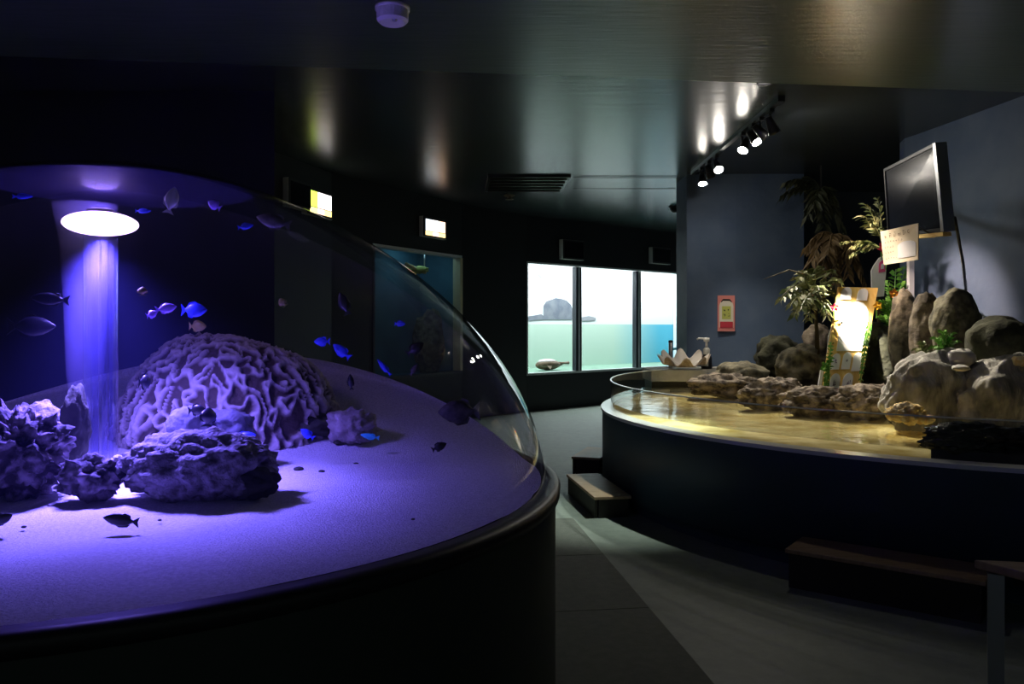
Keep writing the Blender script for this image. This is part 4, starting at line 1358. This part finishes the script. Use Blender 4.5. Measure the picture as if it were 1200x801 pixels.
for (px, py, tg), lab, (kw_, cone, tint_) in zip(heads, hl, BEAM):
    # depth so that the head hangs under the rail at x = TX
    dep = (TX + .02) * F / (px - 600)
    hp = P(px, py, dep)
    hp.z = min(hp.z, CEIL - .17)
    dirv = (Vector(tg) - hp).normalized()
    Mr = dirv.to_track_quat('-Z', 'Y').to_matrix()
    t = thing('track_spotlight', lab, 'spotlight', (TX, dep, CEIL - .04), 'spotlights on the ceiling track')
    obj('adapter', MB().box((TX, dep, CEIL - .055), (.04, .12, .03)), M['black'], t)
    obj('arm', MB().tube([(TX, dep, CEIL - .06), (TX + .01, dep, hp.z + .02)], .010, 8), M['black'], t)
    cn = obj('can', MB().lathe([(.001, .10), (.028, .10), (.034, .06), (.050, -.03), (.055, -.055), (.05, -.055), (.045, -.03)], hp, 20, M=Mr), M['black'], t, True)
    obj('lamp_face', MB().lathe([(.001, -.058), (.03, -.057), (.050, -.052)], hp, 20, M=Mr), M['bulb'], cn)
    lamp('spot_lamp', 'SPOT', hp + dirv * .065, Vector(tg), TRACK_W * kw_, tint_, t, spot_size=R_(cone), spot_blend=.8, shadow_soft_size=.045)

# an added lamp, out of view behind the ceiling drop, to brighten the walkway
dl = thing('added_downlight', 'added black lamp out of view behind the ceiling drop, for the walkway', 'added_downlight', (1.93, 6.08, CEIL))
obj('can', MB().lathe([(.001, CEIL - .002), (.06, CEIL - .002), (.06, CEIL - .10), (.052, CEIL - .10), (.05, CEIL - .05)], (1.93, 6.08, 0), 24), M['black'], dl, True)
obj('lamp_face', MB().lathe([(.001, CEIL - .06), (.049, CEIL - .06)], (1.93, 6.08, 0), 24), M['bulb'], dl)
lamp('added_downlight_lamp', 'SPOT', (1.93, 6.08, CEIL - .07), (.78, 6.3, 0), 420.0, (.90, 1.0, .90), dl, spot_size=R_(36), spot_blend=1.0, shadow_soft_size=.045)

# ------------------------------------------------------------------ low wooden steps round the pool
def step(ang, width, h, label, depth=.30, inner=PR + .02):
    w = R_(ang)
    c_ = Vector((PC.x + (inner + depth / 2) * math.cos(w), PC.y + (inner + depth / 2) * math.sin(w), 0))
    rot = Matrix.Rotation(w, 3, 'Z')           # local x = outward, local y = along
    t = thing('step_stool', label, 'step', c_, 'wooden steps round the pool')
    obj('top_board', MB().box(c_ + Vector((0, 0, h - .012)), (depth, width, .024), rot), M['wood'], t, bevel=.004)
    obj('front_board', MB().box(c_ + rot @ Vector((depth / 2 - .02, 0, h / 2 - .014)), (.02, width - .04, h - .028), rot), M['wood_dark'], t)
    for s in (-1, 1):
        obj('side_board', MB().box(c_ + rot @ Vector((-.012, s * (width / 2 - .03), h / 2 - .012)), (depth - .06, .02, h - .024), rot), M['wood_dark'], t)
    return t


def ang_of(x, y):
    return math.degrees(math.atan2(y - PC.y, x - PC.x))


step(ang_of(.80, 6.72), .98, .17, 'low wooden step by the pool side nearest the dome')
step(ang_of(.86, 8.35), .70, .18, 'low wooden step at the far left of the pool')
step(ang_of(2.02, 4.35), 1.0, .22, 'low wooden step at the near front of the pool', .34)

# ------------------------------------------------------------------ table at the lower right
ZT = .68
dpt = 2.72
tc_ = P(1146, 659, 2.78)
tb = thing('side_table', 'wooden-topped table with square metal leg at lower right', 'table', (2.1, 2.6, 0))
q0 = Vector((1.625, 2.80)); q1 = Vector((2.7, 2.62)); q2 = Vector((2.6, 2.0)); q3 = Vector((1.86, 2.12))
q3 = q0 + Vector((.10, -.62)); q2 = q1 + Vector((.10, -.62))
q3 = Vector((1.86, 2.38)); q2 = Vector((2.9, 2.2))
obj('table_top', MB().prism([(q.x, q.y) for q in (q0, q3, q2, q1)], ZT - .03, ZT), M['wood'], tb, bevel=.004)
obj('apron', MB().prism([(q0.x + .10, q0.y - .06), (q3.x + .05, q3.y + .06), (q2.x - .05, q2.y + .05), (q1.x - .05, q1.y - .05)], ZT - .07, ZT - .031), M['dark_metal'], tb)
for lx, ly in ((1.672, 2.752), (1.93, 2.44), (2.78, 2.28), (2.6, 2.58)):
    obj('leg', MB().box((lx, ly, (ZT - .032) / 2), (.05, .05, ZT - .032), Matrix.Rotation(-.5, 3, 'Z')), M['grey_metal'], tb)
